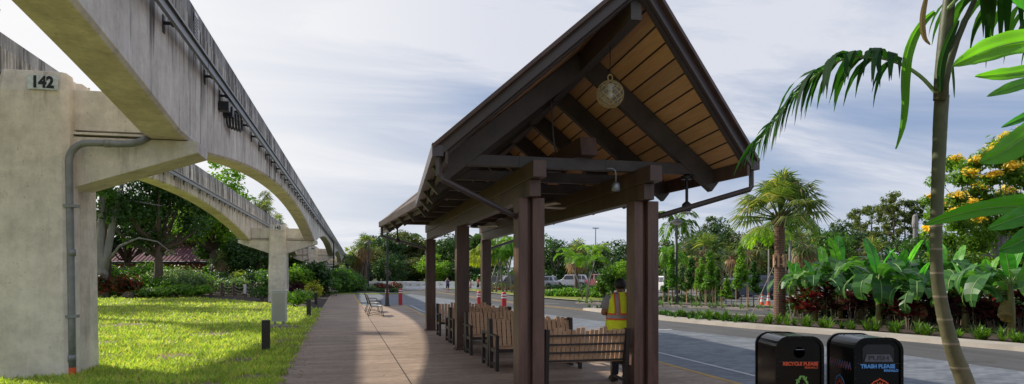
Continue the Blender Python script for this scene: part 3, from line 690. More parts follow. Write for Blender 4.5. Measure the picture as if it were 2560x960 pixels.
# ================================================================ slatted benches
def bench(label, back, loc, rz, W=1.56):
    """seat opens toward local -y; back at y=0"""
    t = thing('slatted_bench', label, 'bench', loc, rz, 'slatted benches inside the shelter')
    fr = M['benchframe']
    n = 17; pitch = W/n; br = random.Random(int(loc[1]*100))
    sb = MB()
    for i in range(n):
        x = -W/2 + pitch*(i+.5); w2 = pitch*.40; top = .90 + (.0,.045,.02,.055,.01)[(i*3+1)%5] - (.03 if i in (0,n-1) else 0)
        p0 = Vector((x, -.06, .40)); p1 = Vector((x, .06, top)); sb.bar(p0, p1, pitch*.80, .024, up=(0,1,0))
    sb.build('backrest', M['slat'], t, bevel=0)
    if back:
        for z, y in ((.43,-.03),(.56,.005),(.69,.035),(.83,.066)):
            r = MB(); r.bar((-W/2,y+.012,z),(W/2,y+.012,z), .03, .028); r.build('rail', fr, t)
    s2 = MB()
    for i in range(6): s2.box(-W/2+.03, W/2-.03, -.52+.078*i, -.52+.078*i+.066, .405, .43)
    s2.build('seat', M['slat'], t)
    for s in (-1, 1):
        a = MB(); x = s*(W/2+.025)
        a.box(x-.03,x+.03,-.56,-.48,0,.62); a.box(x-.032,x+.032,-.58,.02,.62,.655)
        a.build('arm', fr, t, bevel=.004)
        a = MB(); a.add([(x-.033,-.06,0),(x+.033,-.06,0),(x+.033,.04,0),(x-.033,.04,0),(x-.033,0.0,.93),(x+.033,0.0,.93),(x+.033,.12,.93),(x-.033,.12,.93)], [(0,3,2,1),(4,5,6,7),(0,1,5,4),(1,2,6,5),(2,3,7,6),(3,0,4,7)])
        a.build('leg', fr, t, bevel=.006)
        a = MB(); a.box(x-.02,x+.02,-.52,-.04,.33,.40); a.box(x-.02,x+.02,-.52,-.04,.08,.12); a.build('side_rail', fr, t)
    a = MB(); a.box(-W/2,W/2,-.53,-.50,.34,.40); a.build('apron', fr, t)
    return t
xb = 3.56
bench('slatted bench nearest the camera, seen from behind with dark rails across its back', True, (3.70, 10.08, 0), R(180), 1.27)
rows = [(12.75, 'second'), (15.35, 'third'), (17.75, 'fourth'), (20.3, 'fifth')]
for y, nm in rows:
    bench('slatted bench facing the camera, in the %s row from the front' % nm, False, (xb, y, 0), 0)
    if nm != 'fifth': bench('slatted bench facing away, back to back behind the %s row bench' % nm, True, (xb+.0, y+.20, 0), R(180))
# metal-framed benches on the walkway
def mbench(loc, rz, label, wood='benchwhite'):
    t = thing('metal_bench', label, 'bench', loc, rz, 'metal framed benches along the walkway')
    s = MB()
    for i in range(8): s.box(-.70,.70,-.05-.055*i-.045,-.05-.055*i,.42+.002*i,.435+.002*i)
    s.build('seat', M[wood], t)
    s = MB()
    for i in range(8): 
        z = .46+.055*i; y = -.01+.02*i; s.bar((-.70,y,z),(.70,y,z), .014, .042, up=(0,.3,1))
    s.build('backrest', M[wood], t)
    for sd in (-1, 1):
        x = sd*.62; f = MB()
        f.tube([(x,.14,0),(x,.0,.42),(x,.17,.92)], .016, 6); f.tube([(x,-.52,0),(x,-.44,.42),(x,-.01,.42)], .016, 6)
        f.tube([(x,-.44,.42),(x,-.44,.62),(x,-.38,.65),(x,.07,.65)], .013, 6); f.tube([(x,-.52,.03),(x,-.15,.10),(x,.14,.03)], .012, 6)
        f.build('leg_frame', M['black'], t)
    return t
mbench((1.22, 30.7, 0), R(90), 'nearer of two metal framed benches on the open walkway')
mbench((1.22, 34.2, 0), R(90), 'farther of two metal framed benches on the open walkway')
mbench((-1.0, 62, 0), R(90), 'pale wooden bench at the far left edge of the walkway by the hedge')

# ================================================================ worker and far people
def skinmesh(name, verts, edges, rad, parent, mat, root=0, sub=2):
    me = bpy.data.meshes.new(name); me.from_pydata(verts, edges, []); me.update()
    o = bpy.data.objects.new(name, me); col.objects.link(o)
    o.modifiers.new('s', 'SKIN'); 
    for i, v in enumerate(me.skin_vertices[0].data): v.radius = (rad[i][0], rad[i][1]) if hasattr(rad[i],'__len__') else (rad[i], rad[i])
    me.skin_vertices[0].data[root].use_root = True
    sb = o.modifiers.new('d', 'SUBSURF'); sb.levels = sub; sb.render_levels = sub
    bpy.context.view_layer.update()
    m2 = bpy.data.meshes.new_from_object(o.evaluated_get(bpy.context.evaluated_depsgraph_get()))
    bpy.data.objects.remove(o); m2.name = name; m2.materials.clear(); m2.materials.append(mat)
    m2.polygons.foreach_set('use_smooth', [True]*len(m2.polygons))
    q = bpy.data.objects.new(name, m2); col.objects.link(q); q.parent = parent; return q
def loft(b, rings, n=20, mi=0, sq=2.4, cap=True):
    """rings: (cx, cy, z, rx, ry) superellipse sections"""
    vs = []
    for cx_, cy_, z, rx, ry in rings:
        for j in range(n):
            a = 2*math.pi*j/n; ca, sa = math.cos(a), math.sin(a); e = 2/sq
            vs.append((cx_+rx*math.copysign(abs(ca)**e, ca), cy_+ry*math.copysign(abs(sa)**e, sa), z))
    k = len(rings); fs = [(i*n+j, i*n+(j+1)%n, (i+1)*n+(j+1)%n, (i+1)*n+j) for i in range(k-1) for j in range(n)]
    if cap: fs += [tuple(range(n))[::-1], tuple((k-1)*n+j for j in range(n))]
    b.add(vs, fs, mi)
def person(label, loc, rz, H=1.7, bulk=1.0, top='shirt', legs='denim', skin='skin', hair='hair', vest=False, stride=.0, longhair=False, pose='phone', shorts=False, dress=None):
    t = thing('person', label, 'person', loc, rz); s = H/1.7
    # local: faces +y
    V = []; E = []; Rd = []
    def v(p, r, par=None):
        V.append((p[0]*s, p[1]*s, p[2]*s)); Rd.append((r[0]*s, r[1]*s) if hasattr(r,'__len__') else r*s)
        if par is not None: E.append((par, len(V)-1))
        return len(V)-1
    B = bulk
    pel = v((0,0,.92), .13*B); w1 = v((0,.0,1.08), .125*B, pel); ch = v((0,-.01,1.27), .135*B, w1); nb = v((0,-.01,1.41), .07, ch)
    nk = v((0,.015,1.47), .052, nb); hd = v((0,.045,1.53), .07, nk); hd2 = v((0,.05,1.60), .086, hd); v((0,.035,1.655), .055, hd2)
    v((0,.135,1.565), .016, hd2)   # nose
    for sd in (-1,1): v((sd*.088,.03,1.575), .013, hd2)   # ears
    hands = []
    for sd in (-1, 1):
        sh = v((sd*.17*B,-.01,1.385), .062*B, nb)
        if pose == 'phone': el = (sd*.27*B,-.02,1.12); wr = (sd*.17,.25,1.10); hn = (sd*.12,.31,1.15)
        elif pose == 'up': el = (sd*.24,.10,1.2); wr = (sd*.12,.24,1.38); hn = (sd*.08,.27,1.42)
        else: el = (sd*.235*B,-.03,1.13); wr = (sd*.24*B,.05,.90); hn = (sd*.235*B,.07,.82)
        e = v(el, .044, sh); w2 = v(wr, .030, e); h = v(hn, (.036,.022), w2)
        hands.append((wr, hn, sd))
        d = Vector(hn)-Vector(wr); d.normalize(); lat = Vector((0,0,1)).cross(d); 
        if lat.length < .3: lat = Vector((0,1,0))
        lat.normalize()
        for fi, (o_, ln) in enumerate(((-.024,.062),(-.008,.072),(.008,.068),(.024,.052))):
            b0 = Vector(hn)+lat*o_+d*.02; f1 = v(b0+d*ln*.5, .009, h); f2 = v(b0+d*ln*.85+Vector((-sd*.018,0,-.006)), .0075, f1)
        th = v(Vector(wr)+d*.03-lat*.035+Vector((0,0,.01)), .011, w2); v(Vector(wr)+d*.07-lat*.05+Vector((-sd*.012,0,.01)), .009, th)
    feet = []
    for sd in (-1, 1):
        dy = stride*sd
        hp = v((sd*.095,0,.88), .088*B, pel); kn = v((sd*.10,.02+dy*.4,.48), .056, hp); an = v((sd*.10,-.02+dy,.09), .038, kn); v((sd*.115,.11+dy,.035), .034, an)
        feet.append((sd, dy))
    skinmesh('body', V, E, Rd, t, M[skin], sub=2 if vest else 1)
    b = MB()
    loft(b, [(0,.025*s,1.50*s,.070*s,.080*s),(0,.03*s,1.56*s,.098*s,.105*s),(0,.03*s,1.61*s,.100*s,.108*s),(0,.028*s,1.66*s,.082*s,.090*s),(0,.025*s,1.70*s,.045*s,.05*s)], 18, sq=2.1)
    b.v = [(x*.97, y-.030*s - (.0 if z > 1.6*s else .01*s), (z-1.6*s)*.88+1.615*s) for x,y,z in b.v]
    if longhair: loft(b, [(0,-.10*s,1.25*s,.05*s,.03*s),(0,-.08*s,1.40*s,.085*s,.04*s),(0,-.05*s,1.58*s,.10*s,.07*s)], 12)
    b.build('hair', M[hair], t, smooth=True)
    # trousers
    b = MB(); lo = .10 if not shorts else .50
    for sd, dy in feet:
        loft(b, [(sd*.10*s,(dy*(1-(z-.09)/.8) if z < .9 else 0)*s+.0,z*s,r*s*1.0,r*s*1.08) for z, r in ((lo,.062),(lo+.05,.066),(.5+.04*(shorts),.082),(.75,.10*B),(.93,.115*B))], 14)
    loft(b, [(0,0,.80*s,.19*B*s,.125*B*s),(0,0,.92*s,.195*B*s,.14*B*s),(0,0,1.02*s,.18*B*s,.135*B*s)], 20)
    b.build('trousers', M[legs], t, smooth=True)
    b = MB()
    for sd, dy in feet:
        b.add([((sd*.11+x)*s,(y+dy)*s,z*s) for x,y,z in ((-.05,-.08,0),(.05,-.08,0),(.055,.20,0),(-.055,.20,0),(-.045,-.075,.10),(.045,-.075,.10),(.04,.16,.06),(-.04,.16,.06))], [(0,3,2,1),(4,5,6,7),(0,1,5,4),(1,2,6,5),(2,3,7,6),(3,0,4,7)])
    b.build('shoes', M['black'], t, bevel=.01)
    # shirt
    b = MB()
    loft(b, [(0,-.0*s,.93*s,.20*B*s,.150*B*s),(0,-.0,1.06*s,.185*B*s,.145*B*s),(0,-.01*s,1.22*s,.195*B*s,.145*B*s),(0,-.012*s,1.33*s,.20*B*s,.13*B*s),(0,-.01*s,1.405*s,.165*B*s,.095*B*s),(0,0,1.45*s,.085*s,.075*s)], 22)
    for sd in (-1,1):
        a0 = Vector((sd*.155*B,-.01,1.385)); 
        a1 = Vector((sd*.25*B,-.015,1.19)); b.tube([a0*s, (a0.lerp(a1,.5)+Vector((sd*.012,0,.01)))*s, a1*s], [.078*s*B,.076*s*B,.068*s*B], 12)
    b.build('shirt', M[top], t, smooth=True)
    if vest:
        b = MB(); e = .016
        loft(b, [(0,0,.84*s,(.20*B+e+.02)*s,(.155*B+e+.01)*s),(0,0,.95*s,(.20*B+e+.006)*s,(.15*B+e)*s),(0,0,1.08*s,(.19*B+e)*s,(.147*B+e)*s),(0,-.01*s,1.22*s,(.195*B+e)*s,(.147*B+e)*s),(0,-.012*s,1.34*s,(.195*B+e)*s,(.13*B+e)*s),(0,-.012*s,1.42*s,(.165*B+e)*s,(.098*B+e)*s),(0,-.0*s,1.47*s,(.085)*s,(.08)*s)], 28, cap=False)
        vs = b.build('safety_vest', M['vest'], t, smooth=True)
        for z, dz, m_, ex in ((1.01,.115,'vorange',.004),(1.04,.055,'silver',.008)):
            b = MB(); loft(b, [(0,-.0*s,z*s,(.195*B+e+ex)*s,(.149*B+e+ex)*s),(0,-.0*s,(z+dz)*s,(.195*B+e+ex)*s,(.149*B+e+ex)*s)], 28, cap=False); b.build('tape', M[m_], vs, smooth=True)
        for sd in (-1,1):
            for wd, m_, ex in ((.10,'vorange',.006),(.05,'silver',.010)):
                b = MB(); pts = []
                for z, xx, yy in ((1.10,.095,-.162),(1.22,.10,-.166),(1.32,.105,-.158),(1.38,.108,-.140),(1.43,.100,-.105),(1.46,.092,-.05),(1.46,.090,.02)):
                    pts += [((sd*xx-wd/2)*s*1.0,(yy*1.0*B-e*.6-ex)*s, (z+ex*(z>1.42))*s), ((sd*xx+wd/2)*s,(yy*B-e*.6-ex)*s,(z+ex*(z>1.42))*s)]
                b.add(pts, [(2*i,2*i+1,2*i+3,2*i+2) for i in range(6)]); b.build('tape', M[m_], vs)
    return t
wx, wy = P(1551, 11.5)
person('worker in a yellow hi-vis vest seen from behind, beside the right front post', (wx, wy, 0), R(-8), 1.71, 1.12, 'shirt', 'denim', 'skin', 'hair', vest=True, pose='phone')
colour('tanktop', (.10,.10,.22), .7, 0); colour('redshirt', (.62,.04,.06), .7, 0); colour('pinkdress', (.45,.25,.36), .7, 0); colour('brownhair', (.12,.05,.02), .7, 0)
x, y = P(1119, 74); person('woman in dark top and shorts walking on the far road', (x,y,-.03), R(170), 1.60, .9, 'tanktop', 'denim', 'skinp', 'brownhair', stride=.15, longhair=True, pose='up', shorts=True)
x, y = P(1176, 79); person('small child in a pink outfit on the far road', (x,y,-.03), R(120), 1.18, .9, 'pinkdress', 'pinkdress', 'skinp', 'brownhair', stride=.1, longhair=True, pose='down', shorts=True)
x, y = P(1195, 80); person('person in a red shirt beside the child on the far road', (x,y,-.03), R(90), 1.62, .95, 'redshirt', 'denim', 'skinp', 'brownhair', stride=.15, longhair=True, pose='down', shorts=True)
x, y = P(588, 80); person('person in dark clothes standing behind the rope fence', (x,y,0), R(200), 1.7, 1, 'darkgrey', 'darkgrey', 'skin', 'hair', pose='down')

# ================================================================ trash bins
def recyc(parent, loc, s, mat):
    b = MB()
    for k in range(3):
        a = math.pi/2 + k*2*math.pi/3; c, d = math.cos(a), math.sin(a)
        def T(x, z): return (x*d + z*c, -.0, -x*c*1 + z*d) if False else ((x*math.cos(a-math.pi/2)-z*math.sin(a-math.pi/2))*s, 0, (x*math.sin(a-math.pi/2)+z*math.cos(a-math.pi/2))*s)
        for poly in ([(-.42,.25),(-.22,.60),(.02,.60),(-.20,.16)], [(-.05,.60),(.22,.60),(.36,.38),(.16,.26)], [(.50,.50),(.42,.06),(.02,.28)]):
            b.ext([T(x,z) for x,z in poly], (0,-.003,0))
    return b.build('recycling_symbol', mat, parent, loc=loc)
def emblem(parent, loc, s, m1, m2, rz=0, name='emblem'):
    o = MB(); out = []; inn = []
    pts = [(0,1.0),(.22,.86),(.55,.72),(.80,.48),(.92,.15),(.92,-.25),(.75,-.62),(.4,-.88),(0,-1)]; full = pts + [(-x,z) for x,z in pts[-2:0:-1]]
    n = len(full)
    vs = [(x*s,0,z*s) for x,z in full] + [(x*s*.86,0,z*s*.86) for x,z in full]
    o.add(vs, [(i,(i+1)%n,n+(i+1)%n,n+i) for i in range(n)])
    q = o.build(name, m1, parent, loc=loc); q.rotation_euler = (0,0,rz)
    i_ = MB()
    for k in range(9):
        a = R(-60+k*37.5+ (0)); a = math.pi*(k/8); c, d = math.cos(a), math.sin(a)
        i_.add([(.48*s*c-.09*s*d,0,.48*s*d+.09*s*c),(.48*s*c+.09*s*d,0,.48*s*d-.09*s*c),(.72*s*c,0,.72*s*d)], [(0,1,2)])
    nn = 16; vv = [(math.cos(2*math.pi*k/nn)*r*s,0,math.sin(2*math.pi*k/nn)*r*s) for r in (.42,.28) for k in range(nn)]
    i_.add(vv, [(k,(k+1)%nn,nn+(k+1)%nn,nn+k) for k in range(nn)])
    q2 = i_.build('emblem_rays', m2, q); return q
OR = pm('orange_decal', (.72,.10,.03), .05, 5, .5, bump=0); BL = pm('blue_decal', (.12,.36,.75), .05, 5, .5, bump=0); GR = pm('green_decal', (.22,.45,.10), .05, 5, .5, bump=0)
def bin_(label, px, Df, trash):
    W, Dp, Ht = .60, .72, 1.005
    x, y = P(px, Df); t = thing('litter_bin', label, 'litter bin', (x,y,0), -TH, 'black litter bins at the road edge')
    # local: front at y=0 facing -y, depth to +y
    def arch(w_, zt, r, n=7):
        pts = [(-w_,.05)]
        for i in range(n+1): a = math.pi - (math.pi/2)*i/n; pts.append((-w_+r+r*math.cos(a), zt-r+r*math.sin(a)))
        for i in range(n+1): a = math.pi/2 - (math.pi/2)*i/n; pts.append((w_-r+r*math.cos(a), zt-r+r*math.sin(a)))
        pts.append((w_,.05)); return pts
    b = MB(); a = arch(W/2-.012, Ht-.012, .155); n = len(a)
    b.add([(x_,.02,z) for x_,z in a]+[(x_,Dp-.02,z) for x_,z in a], [(i,(i+1)%n,n+(i+1)%n,n+i) for i in range(n)])
    body = b.build('shell', M['blackgloss'], t, smooth=False)
    for y0_ in (0, Dp-.035):
        b = MB(); A = arch(W/2, Ht, .16); I = arch(W/2-.035, Ht-.035, .13); vs = []
        for yy in (y0_, y0_+.035): vs += [(p,yy,z) for p,z in A] + [(p,yy,z) for p,z in I]
        for k in range(n-1):
            b2 = [(k,k+1,n+k+1,n+k),(2*n+k+1,2*n+k,3*n+k,3*n+k+1),(k+1,k,2*n+k,2*n+k+1),(n+k,n+k+1,3*n+k+1,3*n+k)]
            if k == 0: b.add(vs, b2)
            else: b.f += b2; b.m += [0]*4
        b.build('rim', M['blackgloss'], t)
    rv = MB()
    for z in np.arange(.12,.85,.13):
        for sx in (-1,1):
            rv.ball((sx*(W/2-.018),-.003,z), .007, 4)
    for xx in (-.13,0,.13): rv.ball((xx,-.003,Ht-.018), .007, 4); rv.ball((xx, .08, Ht-.008), .01, 4); rv.ball((xx,.60,Ht-.008), .01, 4)
    rv.build('rivets', M['darkgrey'], t)
    b = MB(); A = arch(W/2-.034, Ht-.034, .13)
    if trash:
        b.add([(p,.022,z) for p,z in A if True], [tuple(range(len(A)))])
        up = b.build('front_panel', M['blackgloss'], t)
        f = MB(); f.ext([(-.19,.014,.70),(.19,.014,.70),(.19,.014,.88),(.14,.014,.92),(-.14,.014,.92),(-.19,.014,.88)], (0,.006,0)); f.build('opening', M['black'], t)
        f = MB(); f.ext([(-.175,-.004,.715),(.175,-.004,.715),(.14,.010,.80),(-.14,.010,.80)], (0,.004,0)); fl = f.build('push_flap', pm('flap_metal',(.10,.10,.11),.2,9,.4,.3), t)
        text(fl, 'PUSH', .078, (0,-.002,.757), (R(82),0,0), M['black'], 'lettering', .001, .0, sx=1.35)
        text(t, 'TRASH PLEASE', .064, (-.005,.012,.655), (R(90),0,0), BL, 'lettering', .001, .0035)
        text(t, 'MAHALO', .042, (.155,.012,.605), (R(90),0,0), BL, 'lettering', .001, .002)
        e = emblem(t, (.02,.012,.38), .135, OR, OR); 
        e = emblem(t, (-W/2+.009,.38,.38), .135, BL, OR, R(-90))
        zg = MB()
        for q, (m_, o_) in enumerate(((0,0),(1,.012))):
            for k in range(9):
                y0_ = .09+.062*k; X = -W/2+.010-.001*q
                for (ya,za),(yb,zb) in (((y0_,.60),(y0_+.031,.685)),((y0_+.031,.685),(y0_+.062,.60))):
                    zg.add([(X,ya+o_,za-o_),(X,ya+o_,za+.016-o_),(X,yb+o_,zb+.016-o_),(X,yb+o_,zb-o_)], [(0,1,2,3)], m_)
        zg.build('zigzag_band', [BL, OR], t)
    else:
        b.add([(p,.022,z) for p,z in A], [tuple(range(len(A)))]); b.build('front_panel', M['blackgloss'], t)
        f = MB(); f.add([(.068*math.cos(a),.018,.80+.068*math.sin(a)) for a in np.linspace(0,2*math.pi,25)[:-1]], [tuple(range(24))]); f.build('opening', pm('bin_hole',(.001,.001,.001),0,1,1,spec=0), t)
        f = MB(); f.box(-.05,.055,.010,.014,.835,.842); f.build('liner_edge', M['steel'], t)
        text(t, 'RECYCLE PLEASE', .058, (.01,.012,.66), (R(90),0,0), OR, 'lettering', .001, .0035)
        text(t, 'MAHALO', .040, (.145,.012,.615), (R(90),0,0), OR, 'lettering', .001, .001)
        recyc(t, (.03,.012,.44), .125, GR)
    f = MB(); f.box(-W/2+.04,W/2-.04,.010,.02,.695,.702) if False else f.box(-W/2+.036,W/2-.036,.014,.02,.686,.691); f.build('panel_seam', M['darkgrey'], t)
    f = MB(); f.box(-W/2+.03,W/2-.03,.03,Dp-.03,0,.06); f.build('plinth', M['black'], t)
bin_('black litter bin lettered RECYCLE PLEASE with a round hole', 2000, 8.45, False)
bin_('black litter bin lettered TRASH PLEASE with a push flap', 2197, 8.25, True)

# ================================================================ bollards, cabinet, posts, lamps
def bollard(px, py, label, h=.72):
    x, y = G(px, py); t = thing('path_bollard', label, 'bollard', (x,y,0), 0, 'dark square bollards beside the walkway')
    b = MB(); b.box(-.09,.09,-.09,.09,0,h); b.build('body', M['post'], t, bevel=.008)
    b = MB(); b.box(-.093,.093,-.093,.093,h-.10,h-.09); b.build('light_slot', M['darkgrey'], t)
bollard(665, 877, 'dark square bollard nearest the camera, on the lawn left of the electrical cabinet')
bollard(772, 790, 'second dark square bollard on the lawn, right of the electrical cabinet')
bollard(790, 761, 'third dark square bollard, where the lawn ends beside the shrubs')
bollard(809, 738, 'farthest dark square bollard, beside the far bench')
rb = thing('safety_bollard', 'red bollard with white bands standing in the open beside the lamp post', 'bollard', (*G(1001,762), -.02), 0, 'red bollards with white bands')
b = MB(); b.lathe([(.115,0),(.115,.92),(.105,.98),(.07,1.02),(.01,1.035)], 18); b.build('body', M['red'], rb, smooth=False)
for z in (.74,.86): b = MB(); b.lathe([(.118,z),(.118,z+.06)], 18); b.build('band', M['white'], rb)
dup(rb, (*P(967.5,41.5), -.02), 0, 'red bollard with white bands hidden behind the lamp post')
dup(rb, (*P(1260,31.8), -.02), 0, 'red bollard with white bands above the shelter benches, the largest one')
dup(rb, (*P(1198,33.6), -.02), 0, 'red bollard with white bands peeping out left of the far right post')
x, y = G(698, 815); t = thing('electrical_cabinet', 'tall pale green grey electrical cabinet on short legs on the lawn', 'cabinet', (x,y,0), R(4))
b = MB(); b.box(-.26,.26,-.15,.15,.16,1.22); b.build('housing', M['aluminium'], t, bevel=.01)
b = MB(); b.box(-.225,.19,-.158,-.151,.20,1.17); b.build('door', M['boxgrey'], t)
b = MB(); b.box(-.285,.285,-.17,.17,1.22,1.25); b.build('lid', M['aluminium'], t)
for xx in (-.14,.14): b = MB(); b.box(xx-.04,xx+.04,-.08,.08,0.03,.16); b.build('leg', M['steel'], t)
b = MB(); b.box(-.30,.30,-.2,.2,0,.035); b.build('footing', M['kerb'], t)
def lamp(loc, H, label, small=False, group='black street lamps with shallow conical shades'):
    t = thing('street_lamp', label, 'street lamp', loc, 0, group); r = .07
    b = MB(); b.lathe([(.17,0),(.17,.05),(.12,.10),(.10,.5),(r,.56),(r*.8,H-.45)], 12); b.build('pole', M['darkgrey'], t)
    b = MB(); b.lathe([(.46,H-.30),(.44,H-.27),(.25,H-.17),(.13,H-.09),(.06,H-.05),(.03,H+.04),(.01,H+.08)], 18); b.build('shade', M['darkgrey'], t)
    b = MB(); b.lathe([(.10,H-.48),(.20,H-.44),(.30,H-.33),(.36,H-.305)], 14); b.build('lantern', M['lampglass'], t, smooth=True)
    return t
lamp((*G(968,765),0), 4.75, 'street lamp whose head is tucked under the far left corner of the shelter roof')
lp = lamp((*P(921,80),0), 5.95, 'street lamp beside the palms at the end of the walkway, left of the shelter')
lamp((*P(929,128),0), 5.9, 'thin far street lamp just right of the taller lamp at the walkway end')
lamp((*P(1047,207),0), 6, 'tiny far street lamp beyond the no entry sign')
lamp((*P(1122,181),0), 6, 'far street lamp seen between the two left shelter posts')
lamp((*P(1380,108),0), 6, 'street lamp in the car park seen through the front bay of the shelter')
lamp((*G(1692,762),.05), 5.25, 'tall street lamp to the right of the shelter among the young trees')
for px, py, D, lb in ((2108,612,95,'street lamp head above the banana plants, left of the bare trunk'),(2150,620,92,'street lamp above the banana plants, second from the left'),(2318,618,88,'street lamp just left of the near palm trunk')):
    lamp((*P(px,D),0), Z(py,D), lb)
def mast(px, py, D, label):
    t = thing('light_mast', label, 'light mast', (*P(px,D),0), 0, 'tall floodlight masts far away'); h = Z(py,D)
    b = MB(); b.tube([(0,0,0),(0,0,h)], [.30,.16], 8); b.build('pole', M['steel'], t); b = MB(); b.box(-1.1,1.1,-.25,.25,h-.2,h+.1); b.build('lamp_head', M['steel'], t)
mast(1489,570,230,'tall floodlight mast beyond the car park, seen through the shelter')
mast(937,602,300,'tall floodlight mast above the trees at the walkway end')
mast(1107,612,260,'thin floodlight mast above the trees between the left posts')
# tiki torch, signs
x, y = G(868, 726); t = thing('garden_torch', 'black garden torch on a thin pole in front of the long hedge', 'torch', (x,y,0))
b = MB(); b.tube([(0,0,0),(0,0,2.7)], .035, 8); b.build('pole', M['black'], t); b = MB(); b.lathe([(.06,2.6),(.20,2.8),(.24,3.25),(.12,3.35)], 10); b.build('head', M['black'], t)
x, y = P(1023, 150); t = thing('no_entry_sign', 'round red and white no entry sign on a pole beyond the barriers', 'sign', (x,y,0), -TH)
b = MB(); b.tube([(0,.05,0),(0,.05,3.1)], .06, 8); b.build('pole', M['steel'], t)
b = MB(); b.box(-.62,.62,0,.02,1.85,3.1); b.build('sign_plate', M['white'], t)
b = MB(); b.ext([(.55*math.cos(a),-.01,2.48+.55*math.sin(a)) for a in np.linspace(0,2*math.pi,21)[:-1]], (0,.008,0)); q = b.build('red_disc', M['red'], t)
b = MB(); b.box(-.38,.38,-.02,-.012,2.38,2.58); b.build('white_bar', M['white'], q)
x, y = P(967, 110); t = thing('diamond_sign', 'back of a diamond shaped road sign behind the lamp post', 'sign', (x,y,0), -TH)
b = MB(); b.tube([(0,.03,0),(0,.03,2.0)], .05, 8); b.build('pole', M['steel'], t); b = MB(); b.ext([(-.62,0,2.6),(0,0,1.98),(.62,0,2.6),(0,0,3.22)], (0,.02,0)); b.build('sign_plate', M['benchwhite'], t)
# white frame gateway by the palms
x, y = P(909, 140); t = thing('white_gateway', 'white rectangular frame standing below the palms at the walkway end', 'gateway', (x,y,0), -TH)
for xx in (-.95,.95): b = MB(); b.box(xx-.09,xx+.09,-.09,.09,0,3.1); b.build('post', M['white'], t)
b = MB(); b.box(-1.04,1.04,-.095,.095,3.1,3.35); b.build('crossbar', M['white'], t)
# water-filled barriers
bar0 = thing('road_barrier', 'x', 'barrier', (0,0,0), 0, 'white plastic barriers closing the far road')
b = MB(); b.ext([(-.9,-.30,0),(-.9,.30,0),(-.9,.26,.22),(-.9,.12,.42),(-.9,.08,1.02),(-.9,-.08,1.02),(-.9,-.12,.42),(-.9,-.26,.22)], (1.8,0,0)); b.build('barrier_body', M['white'], bar0, bevel=.03)
for xx in (-.5,.5): b = MB(); b.box(xx-.2,xx+.2,-.128,.128,.55,.72); b.build('recess', M['benchwhite'], bar0)
i = 0
nm = ['leftmost white barrier, behind the red flowered bed','second white barrier from the left, behind the red flowers','third white barrier from the left','fourth white barrier from the left, at the lamp post','fifth white barrier from the left','white barrier just left of the road opening','white barrier at the road opening, nearest of its cluster','white barrier behind the road opening','rear white barrier in the road opening cluster','white barrier left of the walking woman','white barrier right behind the walking woman','white barrier just right of the woman','white barrier left of the child','white barrier behind the person in red']
for px, D, r_ in ((938,98,-14),(952,97,-20),(966,96,-10),(980,95,-16),(996,94,-12),(1012,92,-30),(1036,88,-14),(1024,96,-24),(1050,92,10),(1092,95,-20),(1112,94,-14),(1132,93,-10),(1172,92,-20),(1192,90,-14)):
    place('barrier', bar0, (*P(px,D),-.03), R(r_), nm[i]); i += 1
# traffic cones
cone = thing('traffic_cone', 'left one of two orange traffic cones beside the palm trunk', 'traffic cone', (*G(1905,766),.0), 0, 'traffic cones beside the palm')
b = MB(); b.box(-.19,.19,-.19,.19,0,.03); b.lathe([(.14,.03),(.03,.72)], 14); b.build('body', M['orange'], cone)
b = MB(); b.lathe([(.106,.27),(.076,.43)], 14); b.build('band', M['white'], cone); b = MB(); b.lathe([(.066,.50),(.050,.60)], 14); b.build('band', M['white'], cone)
dup(cone, (*G(1921,763),0), R(20), 'right one of two orange traffic cones beside the palm trunk')
# rope fence
ps = []
for i, px in enumerate((497,527,556,585,613,632,648)):
    D = 62-.9*i; ps.append((px, D))
labs = ['leftmost post of the rope fence, capped white','second post of the rope fence from the left','third post of the rope fence from the left','middle post of the rope fence','fifth post of the rope fence from the left','sixth post of the rope fence from the left','rightmost post of the rope fence, next to column 143']
for i, (px, D) in enumerate(ps):
    x, y = P(px, D); t = thing('fence_post', labs[i], 'fence post', (x,y,0), 0, 'dark posts of the rope fence')
    b = MB(); b.tube([(0,0,0),(0,0,1.15)], [.15,.13], 10); b.build('post_body', M['bark'], t)
    if i in (0,4): b = MB(); b.box(-.11,.11,-.17,-.15,.25,1.05); b.build('plate', M['white'], t)
    if i < len(ps)-1:
        x2, y2 = P(*ps[i+1])
        for k, (h0, sag) in enumerate(((.98,.28),(.68,.26),(.38,.2))):
            b = MB(); b.tube([(x+(x2-x)*q/8, y+(y2-y)*q/8, h0 - sag*(1-(2*q/8-1)**2)) for q in range(9)], .03, 5)
            tag(b.build('fence_rope', M['rope']), '%s rope sagging between fence posts %s' % (('top','middle','bottom')[k], ('at the far left end','second bay from the left','third bay from the left','fourth bay from the left','fifth bay from the left','at the column end')[i]), 'rope', 'ropes of the fence')
b = MB(); x, y = P(488,64); b.box(-.8,.8,-.3,.3,0,.95); b.box(-.9,.9,-.36,.36,.95,1.12); b.build
o = b.build('stone_pedestal', M['kerb'], loc=(x,y,0), bevel=.03); tag(o, 'pale low stone pier at the left end of the rope fence', 'pier')
